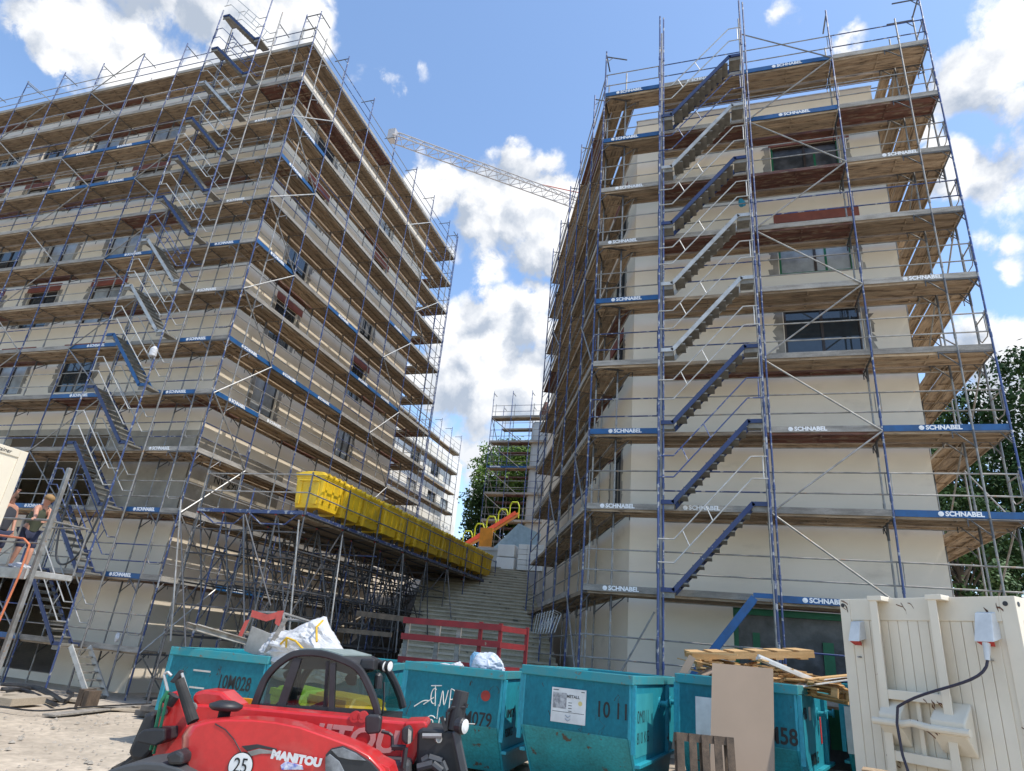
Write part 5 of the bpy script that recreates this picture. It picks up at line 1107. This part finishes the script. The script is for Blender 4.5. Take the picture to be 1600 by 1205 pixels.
# fork carriage at the boom end
b = slab([(652, 1142), (660, 1138), (708, 1142), (716, 1150), (722, 1205), (726, 1290), (660, 1290), (650, 1200)], 6.15, .5); th('carriage', b, blk, bevel=.02)
b = MB(); b.bar(W(712, 1142, 6.08), W(742, 1290, 6.08), .06, .09, FH); th('carriage_rail', b, dgrey, bevel=.01); 
b = MB(); b.tube(W(709, 1140, 6.2), W(722, 1080, 6.2), .07, 16, r2=.062); th('hydraulic_cylinder', b, blk)
b = MB(); b.path(PP([(697, 1142), (699, 1112), (706, 1106), (728, 1106), (730, 1100)], 6.15), .014, 6); b.bar(W(690, 1120, 6.15), W(697, 1142, 6.15), .03, .03, FH); th('hose_guard', b, blk)
b = MB(); b.lathe([(-.03, .055), (.03, .065), (.05, .05)], W(719, 1134, 6.05), (RH-FH*.6).normalized(), 16); fl_ = th('front_lamp', b, blk); b = MB(); b.lathe([(.051, .055), (.06, .03)], W(719, 1134, 6.05), (RH-FH*.6).normalized(), 16); obj('lens', b, ral, fl_)
b = MB(); b.path(PP([(660, 1190), (670, 1184), (690, 1190), (696, 1205)], 6.05), .03, 8); b.path(PP([(652, 1200), (676, 1194), (690, 1205)], 6.0), .03, 8); th('hose', b, dgrey)
b = MB(); b.tube(W(660, 1150, 6.1), W(690, 1150, 6.1), .02, 8); b.tube(W(684, 1155, 6.12), W(686, 1155, 6.1), .03, 10); th('lock_pin', b, greypole)

# ------------------------------------------------------------------ lidded bins seen through the cab
def small_bin(label, px, py, dep, m, rz, s=1.0):
    c = W(px, py, dep); z0 = gz(c.x, c.y); t = thing('waste_container', label, 'waste bin', (c.x, c.y, z0), rz); k = (c.z-z0)/1.31; M = Matrix.Diagonal((s, s, k, 1))
    a = ME_body.copy(); a.materials.clear(); a.materials.append(m); b_ = ME_lid.copy(); b_.materials.clear(); b_.materials.append(m)
    link('body', a, t, M=M); link('lid', b_, t, M=M)
    for sx in (-.34, .34):
        for sy in (-.45, .45): link('wheel', ME_wh, t, M=Matrix.Translation((sx, sy, 0)))
small_bin('lime green lidded waste container seen through the telehandler cab', 482, 1074, 9.6, lime, R_(60), .62); small_bin('yellow lidded waste container beside the lime one seen through the cab', 546, 1084, 9.2, yellow, R_(70), .6)

# ------------------------------------------------------------------ left edge: stacked site containers, hoist and worker
SC = thing('site_container', 'cream site container at the left edge, upper one of its stack', 'container', (-14.4, 5.5, 2.2)); Ms = Matrix.Translation(-SC.location)
def so2(name, mb, m, **k): o = obj(name, mb, m, SC, **k); o.matrix_parent_inverse = Ms; return o
so2('body', MB().box((-15.6, 2.5, 2.1), (-13.14, 9.0, 4.54)), cwhite, bevel=.03)
b = MB(); b.box((-13.15, 8.86, 2.1), (-13.115, 9.01, 4.55)); b.box((-13.15, 2.5, 4.4), (-13.118, 8.86, 4.55)); b.box((-13.15, 2.5, 2.1), (-13.118, 8.86, 2.25)); so2('corner_frame', b, cwhite, bevel=.008)
b = MB(); b.box((-13.145, 3, 2.4), (-13.128, 8.6, 4.2)); so2('side_panel', b, cwhite, bevel=.004)
t_ = text('Materialcontainer', .11, frame((-13.112, 8.3, 4.47), (0, 1, 0), UP, (1, 0, 0)), dgrey, SC); t_.matrix_parent_inverse = Ms
b = MB(); b.box((-15.6, 2.5, -.4), (-13.16, 8.98, 2.08)); obj('site_container', b, cwhite, bevel=.03, label='cream site container at the left edge standing on the ground below another', cat='container')
HB = thing('material_hoist', 'grey material hoist platform on a tall mast with an orange rail at the left edge', 'hoist', (-14.2, 10.6, -.42)); Mh = Matrix.Translation(-HB.location)
def ho(name, mb, m, **k): o = obj(name, mb, m, HB, **k); o.matrix_parent_inverse = Mh; return o
sH = 10.6/13.5
def H(x, y, yy=10.6): d = ray(x, y); return CAM+d*(yy/d.y)
mp_ = H(108, 735); mz = Vector((mp_.x, mp_.y, -.42))
b = MB(); b.bar(mz, mp_+UP*.05, .09, .09, (0, 1, 0)); ho('mast', b, greypole, bevel=.01)
fz = H(40, 890).z; xl, xr = mp_.x-1.5, mp_.x-.05
b = MB(); b.box((xl, 10.55, fz-.12), (xr, 11.6, fz)); b.box((xl, 10.5, fz-.2), (xr, 10.55, fz+.02)); ho('floor', b, alu, bevel=.01)
b = MB(); b.path([(xl+.1, 10.55, fz), (xl+.1, 10.55, fz+1.05), (xr, 10.55, fz+1.05)], .025); b.tube((xl+.1, 10.55, fz+.55), (xr, 10.55, fz+.55), .02); b.path([(xl+.75, 10.55, fz), (xl+.75, 10.55, fz+1.05)], .022); b.path([(xr, 11.6, fz), (xr, 11.6, fz+1.05), (xl, 11.6, fz+1.05)], .022); b.tube((xr, 10.55, fz+1.05), (xr, 11.6, fz+1.05), .022); ho('railing', b, greypole)
b = MB(); b.path([(xl, 10.45, fz+.68), (xr-.35, 10.45, fz+.62), (xr-.12, 10.45, fz+.5), (xr-.1, 10.45, fz-.1), (xr-.35, 10.45, -.3)], .022); ho('orange_rail', b, mat('orange paint', (.72, .22, .10), .5))
b = MB(); b.lathe([(0, .05), (.02, .05)], (xr-.6, 10.9, fz), UP, 8)
def person(label, J, E, shirt, shorts, hair, extra=None):
    """J joint -> (pos, radius); one skinned body, clothing and hair as children"""
    root = thing('person', label, 'person', J['pelvis'][0])
    inv = Matrix.Translation(-Vector(J['pelvis'][0]))
    def sk(name, keys, edges, m, grow=0., rootk=None, sub=2):
        me = bpy.data.meshes.new(name); me.from_pydata([tuple(J[k][0]) for k in keys], [(keys.index(a), keys.index(b)) for a, b in edges], []); me.materials.append(m)
        o = link(name, me, root); o.matrix_parent_inverse = inv
        md = o.modifiers.new('s', 'SKIN'); md.use_smooth_shade = True
        for i, k in enumerate(keys):
            v = me.skin_vertices[0].data[i]; v.radius = (J[k][1]+grow,)*2; v.use_root = (k == (rootk or keys[0]))
        sb = o.modifiers.new('u', 'SUBSURF'); sb.levels = sb.render_levels = sub
        return o
    keys = list(J); sk('body', keys, E, skin_m, rootk='pelvis')
    def cloth(name, ks, m, g): sk(name, ks, [(a, b) for a, b in E if a in ks and b in ks], m, g)
    cloth('shirt', shirt[0], shirt[1], .025); cloth('shorts', shorts[0], shorts[1], .03)
    b = MB(); c = Vector(J['head'][0]); d = (c-Vector(J['neck'][0])).normalized(); b.lathe([(-.02, .105), (.05, .112), (.1, .085), (.125, .02)], c, (d+Vector((-.3, .3, 0))).normalized(), 14); o = obj('hair', b, hair, root, smooth=True); o.matrix_parent_inverse = inv
    return root
V = Vector; bx, by = xr-1.02, 11.0
J = {'pelvis': (V((bx, by, fz+.86)), .13), 'waist': (V((bx+.05, by, fz+1.05)), .125), 'chest': (V((bx+.16, by-.02, fz+1.28)), .15), 'neck': (V((bx+.24, by-.03, fz+1.44)), .055), 'head': (V((bx+.31, by-.05, fz+1.58)), .095), 'crown': (V((bx+.33, by-.06, fz+1.66)), .07),
     'sh_r': (V((bx+.22, by-.19, fz+1.38)), .065), 'el_r': (V((bx+.38, by-.27, fz+1.18)), .045), 'wr_r': (V((bx+.54, by-.38, fz+1.08)), .032), 'ha_r': (V((bx+.58, by-.42, fz+1.08)), .036),
     'sh_l': (V((bx+.18, by+.17, fz+1.38)), .065), 'el_l': (V((bx+.36, by+.08, fz+1.2)), .045), 'wr_l': (V((bx+.53, by-.08, fz+1.10)), .032), 'ha_l': (V((bx+.57, by-.16, fz+1.08)), .036),
     'hip_r': (V((bx-.02, by-.1, fz+.8)), .1), 'kn_r': (V((bx+.03, by-.12, fz+.45)), .065), 'an_r': (V((bx-.08, by-.12, fz+.08)), .042), 'to_r': (V((bx+.08, by-.15, fz+.03)), .038),
     'hip_l': (V((bx-.0, by+.1, fz+.8)), .1), 'kn_l': (V((bx+.12, by+.1, fz+.45)), .065), 'an_l': (V((bx+.1, by+.12, fz+.08)), .042), 'to_l': (V((bx+.26, by+.1, fz+.03)), .038)}
E_ = [('pelvis', 'waist'), ('waist', 'chest'), ('chest', 'neck'), ('neck', 'head'), ('head', 'crown'), ('chest', 'sh_r'), ('sh_r', 'el_r'), ('el_r', 'wr_r'), ('wr_r', 'ha_r'), ('chest', 'sh_l'), ('sh_l', 'el_l'), ('el_l', 'wr_l'), ('wr_l', 'ha_l'), ('pelvis', 'hip_r'), ('hip_r', 'kn_r'), ('kn_r', 'an_r'), ('an_r', 'to_r'), ('pelvis', 'hip_l'), ('hip_l', 'kn_l'), ('kn_l', 'an_l'), ('an_l', 'to_l')]
for s in 'rl':
    h_ = J['ha_'+s][0]; w__ = J['wr_'+s][0]; d = (h_-w__).normalized()
    for q in range(5):
        a = V((0, 1, 0))*(q-1.5)*.022 if q < 4 else V((0, -.05 if s == 'r' else .05, .01)); J[f'f{q}{s}'] = (h_+d*(.05 if q < 4 else .02)+a+V((0, 0, -.01)), .010); J[f'g{q}{s}'] = (h_+d*(.075 if q < 4 else .045)+a+V((0, 0, -.045)), .009)
        E_ += [('ha_'+s, f'f{q}{s}'), (f'f{q}{s}', f'g{q}{s}')]
person('worker in olive shirt and dark shorts leaning on the hoist railing', J, E_, (['waist', 'chest', 'sh_r', 'sh_l', 'pelvis'], mat('olive shirt', (.10, .11, .07), .9)), (['pelvis', 'hip_r', 'kn_r', 'hip_l', 'kn_l'], mat('dark blue shorts', (.03, .035, .07), .9)), mat('fair hair', (.34, .2, .08), .8))
b = MB()
for s in 'rl': a, c = J['an_'+s][0], J['to_'+s][0]; b.loft([[p+V((0, 0, 0)) for p in ((a.x-.05, a.y-.05, fz+.005), (a.x-.05, a.y+.05, fz+.005), (a.x-.05, a.y+.05, fz+.12), (a.x-.05, a.y-.05, fz+.12))], [(c.x+.06, c.y-.05, fz+.005), (c.x+.06, c.y+.05, fz+.005), (c.x+.06, c.y+.05, fz+.06), (c.x+.06, c.y-.05, fz+.06)]]) if False else None
q2 = blob('cloth_bundle', 'crumpled white cloth lying on the hoist floor beside the worker', 'cloth', (bx+.35, by-.2, fz+.06), (.3, .2, .07), foil, 12)
x2 = bx-1.3
J2 = {'pelvis': (V((x2, 11.25, fz+.86)), .13), 'waist': (V((x2, 11.25, fz+1.08)), .125), 'chest': (V((x2+.02, 11.25, fz+1.34)), .15), 'neck': (V((x2+.03, 11.25, fz+1.52)), .055), 'head': (V((x2+.05, 11.23, fz+1.66)), .095), 'crown': (V((x2+.05, 11.23, fz+1.75)), .07),
      'sh_r': (V((x2+.05, 11.07, fz+1.45)), .065), 'el_r': (V((x2+.28, 10.98, fz+1.5)), .045), 'wr_r': (V((x2+.42, 11.0, fz+1.68)), .034), 'ha_r': (V((x2+.45, 11.0, fz+1.74)), .038), 'sh_l': (V((x2, 11.43, fz+1.45)), .065), 'el_l': (V((x2, 11.5, fz+1.18)), .045), 'wr_l': (V((x2+.08, 11.48, fz+.95)), .034), 'ha_l': (V((x2+.1, 11.48, fz+.88)), .038),
      'hip_r': (V((x2, 11.15, fz+.8)), .1), 'kn_r': (V((x2+.02, 11.13, fz+.45)), .065), 'an_r': (V((x2, 11.13, fz+.08)), .042), 'to_r': (V((x2+.15, 11.12, fz+.03)), .038), 'hip_l': (V((x2, 11.35, fz+.8)), .1), 'kn_l': (V((x2+.02, 11.37, fz+.45)), .065), 'an_l': (V((x2, 11.37, fz+.08)), .042), 'to_l': (V((x2+.15, 11.38, fz+.03)), .038)}
E2_ = E_[:21]
for s in 'rl':
    h_ = J2['ha_'+s][0]; d = (h_-J2['wr_'+s][0]).normalized()
    for q in range(5):
        a = V((0, 1, 0))*(q-1.5)*.022 if q < 4 else V((.02, -.05, -.02)); J2[f'f{q}{s}'] = (h_+d*.05+a, .010); J2[f'g{q}{s}'] = (h_+d*(.085 if q < 4 else .06)+a+V((.015, 0, 0)), .009); E2_ += [('ha_'+s, f'f{q}{s}'), (f'f{q}{s}', f'g{q}{s}')]
person('second worker mostly hidden behind the cream container with one bare arm raised', J2, E2_, (['waist', 'chest', 'sh_r', 'sh_l', 'pelvis'], mat('dark work shirt', (.05, .05, .06), .9)), (['pelvis', 'hip_r', 'kn_r', 'hip_l', 'kn_l'], MATS['dark blue shorts']), mat('brown hair', (.08, .05, .03), .8))

# ------------------------------------------------------------------ clutter at the foot of the left building
r = random.Random(21)
SS = thing('stone_heap', 'heap of dark stone slabs stepped up beside skip 10M028', 'stone slabs', (-12.3, 14.0, -.45)); Mq = Matrix.Translation(-SS.location)
for lv in range(7):
    for q in range(4-lv//2):
        b = MB(); x0 = -13.35+lv*.27+q*.42+r.uniform(-.05, .05); y0 = 13.6+r.uniform(0, .3); z = -.42+lv*.135; b.box((x0, y0, z), (x0+.5, y0+.8, z+.12), Matrix.Translation((x0, y0, 0)) @ Matrix.Rotation(R_(r.uniform(-12, 12)), 4, 'Z') @ Matrix.Translation((-x0, -y0, 0))); o = obj('slab', b, stone, SS, bevel=.012); o.matrix_parent_inverse = Mq
def Gd(x, y): d = ray(x, y); t = (-.42-CAM.z)/d.z; return CAM+d*t
def plank(label, a, b_, w, h, m, z=0.03):
    a, b_ = Gd(*a), Gd(*b_); q = MB(); q.bar(a+UP*z, b_+UP*z, w, h); obj('plank', q, m, label=label, cat='plank', bevel=.004)
plank('long grey plank on the sand nearest the telehandler', (75, 1120), (215, 1104), .3, .04, greyboard); plank('pale plank lying beside the long grey plank', (120, 1108), (232, 1112), .25, .04, mat('pale planed plank', (.44, .37, .28), .8, stretch=(1, 6, 6), grain=.3)); plank('short pale plank under the hoses', (10, 1088), (130, 1098), .4, .06, MATS['pale planed plank'], .05)
plank('stacked plank pair at the left edge of the sand', (0, 1104), (55, 1100), .5, .16, MATS['pale planed plank'], .1)
c = Gd(134, 1107); b = MB(); b.box((c.x-.18, c.y-.18, -.42), (c.x-.02, c.y+.18, .0)); b.box((c.x+.0, c.y-.18, -.42), (c.x+.15, c.y+.18, -.02)); obj('timber_block', b, oldpallet, label='upright timber blocks standing on the sand among the hoses', cat='timber block', bevel=.01)
for k, (pts, lb) in enumerate(((((0, 1080), (40, 1083), (70, 1098), (85, 1105)), 'black hose running from the left edge to the timber block'), (((10, 1085), (50, 1080), (85, 1095), (100, 1100), (112, 1090), (105, 1086)), 'black hose looping behind the timber block'), (((0, 1112), (60, 1118), (130, 1112), (190, 1108), (235, 1106)), 'thin black cable lying along the planks'), (((0, 1076), (60, 1082), (95, 1103)), 'dark hose closest to the left building'))):
    P_ = [Gd(*p)+UP*(.05+.02*k) for p in pts]; S2 = []
    for i in range(len(P_)-1):
        p0, p1, p2, p3 = P_[max(i-1, 0)], P_[i], P_[i+1], P_[min(i+2, len(P_)-1)]
        for q in range(8): s = q/8; S2.append(.5*((2*p1)+(p2-p0)*s+(2*p0-5*p1+4*p2-p3)*s*s+(3*p1-p0-3*p2+p3)*s**3))
    obj('hose', MB().path(S2+[P_[-1]], (.05, .045, .018, .045)[k], 7), blk, label=lb, cat='hose' if k != 2 else 'cable')
c = Gd(3, 1035); 
# bag and lamp hung on the left scaffold
b = blob('plastic_bag', 'white plastic bag tied to a post of the left scaffold near the ground', 'plastic bag', W(183, 996, 20.3), (.07, .07, .16), foil, 31, .3)
c = Vector((-18.0, 15.08, 9.95)); sl = thing('site_lamp', 'white site lamp fixed to a stair post of the left scaffold', 'lamp', c); b = MB(); b.lathe([(-.16, .1), (-.14, .12), (.1, .12), (.2, .05), (.22, .0)], (0, 0, 0), UP, 14); obj('lamp_shade', b, foil, sl); b = MB(); b.tube((0, .02, -.3), (0, .02, .0), .02); obj('bracket', b, greypole, sl)
b = blob('safety_sheet', 'blue sheet tied behind the right stair tower near the upper flights', 'sheet', (.86, 16.4, 14.4), (.1, .03, .16), mat('turquoise sheet', (.02, .22, .3), .6), 33, .2)

r = random.Random(77); RH_ = thing('rubble_heap', 'dark broken rubble piled against the right building beside the steps', 'rubble', (-4.3, 18.2, gz(-4.3, 18.2)))
for k in range(26):
    bm = bmesh.new(); bmesh.ops.create_icosphere(bm, subdivisions=2, radius=1); s_ = r.uniform(.14, .34); crumple(bm, (s_, s_*r.uniform(.7, 1), s_*r.uniform(.5, .8)), 200+k, 9, .02, 8)
    me = bpy.data.meshes.new('stone'); bm.to_mesh(me); bm.free(); me.materials.append(stone); q = k/26
    link('stone', me, RH_, M=Matrix.Translation((r.uniform(-.6, .6)-q*1.1, r.uniform(-.5, .5)+q*3.0, .15+r.uniform(0, .9)*(1-q*.5)+q*1.0)))

pts = [Vector(p) for p in ((-19.3, 15.0, 5.6), (-19.25, 14.95, 4.2), (-19.0, 14.95, 3.2), (-18.6, 14.95, 2.95), (-18.2, 15.0, 3.3), (-18.0, 15.05, 4.2), (-17.95, 15.1, 5.2))]; S2 = []
for i in range(len(pts)-1):
    p0, p1, p2, p3 = pts[max(i-1, 0)], pts[i], pts[i+1], pts[min(i+2, len(pts)-1)]
    for q in range(6): t = q/6; S2.append(.5*((2*p1)+(p2-p0)*t+(2*p0-5*p1+4*p2-p3)*t*t+(3*p1-p0-3*p2+p3)*t**3))
obj('hose', MB().path(S2+[pts[-1]], .03, 7), blk, label='black hose hanging in a loop from the left stair tower', cat='hose')
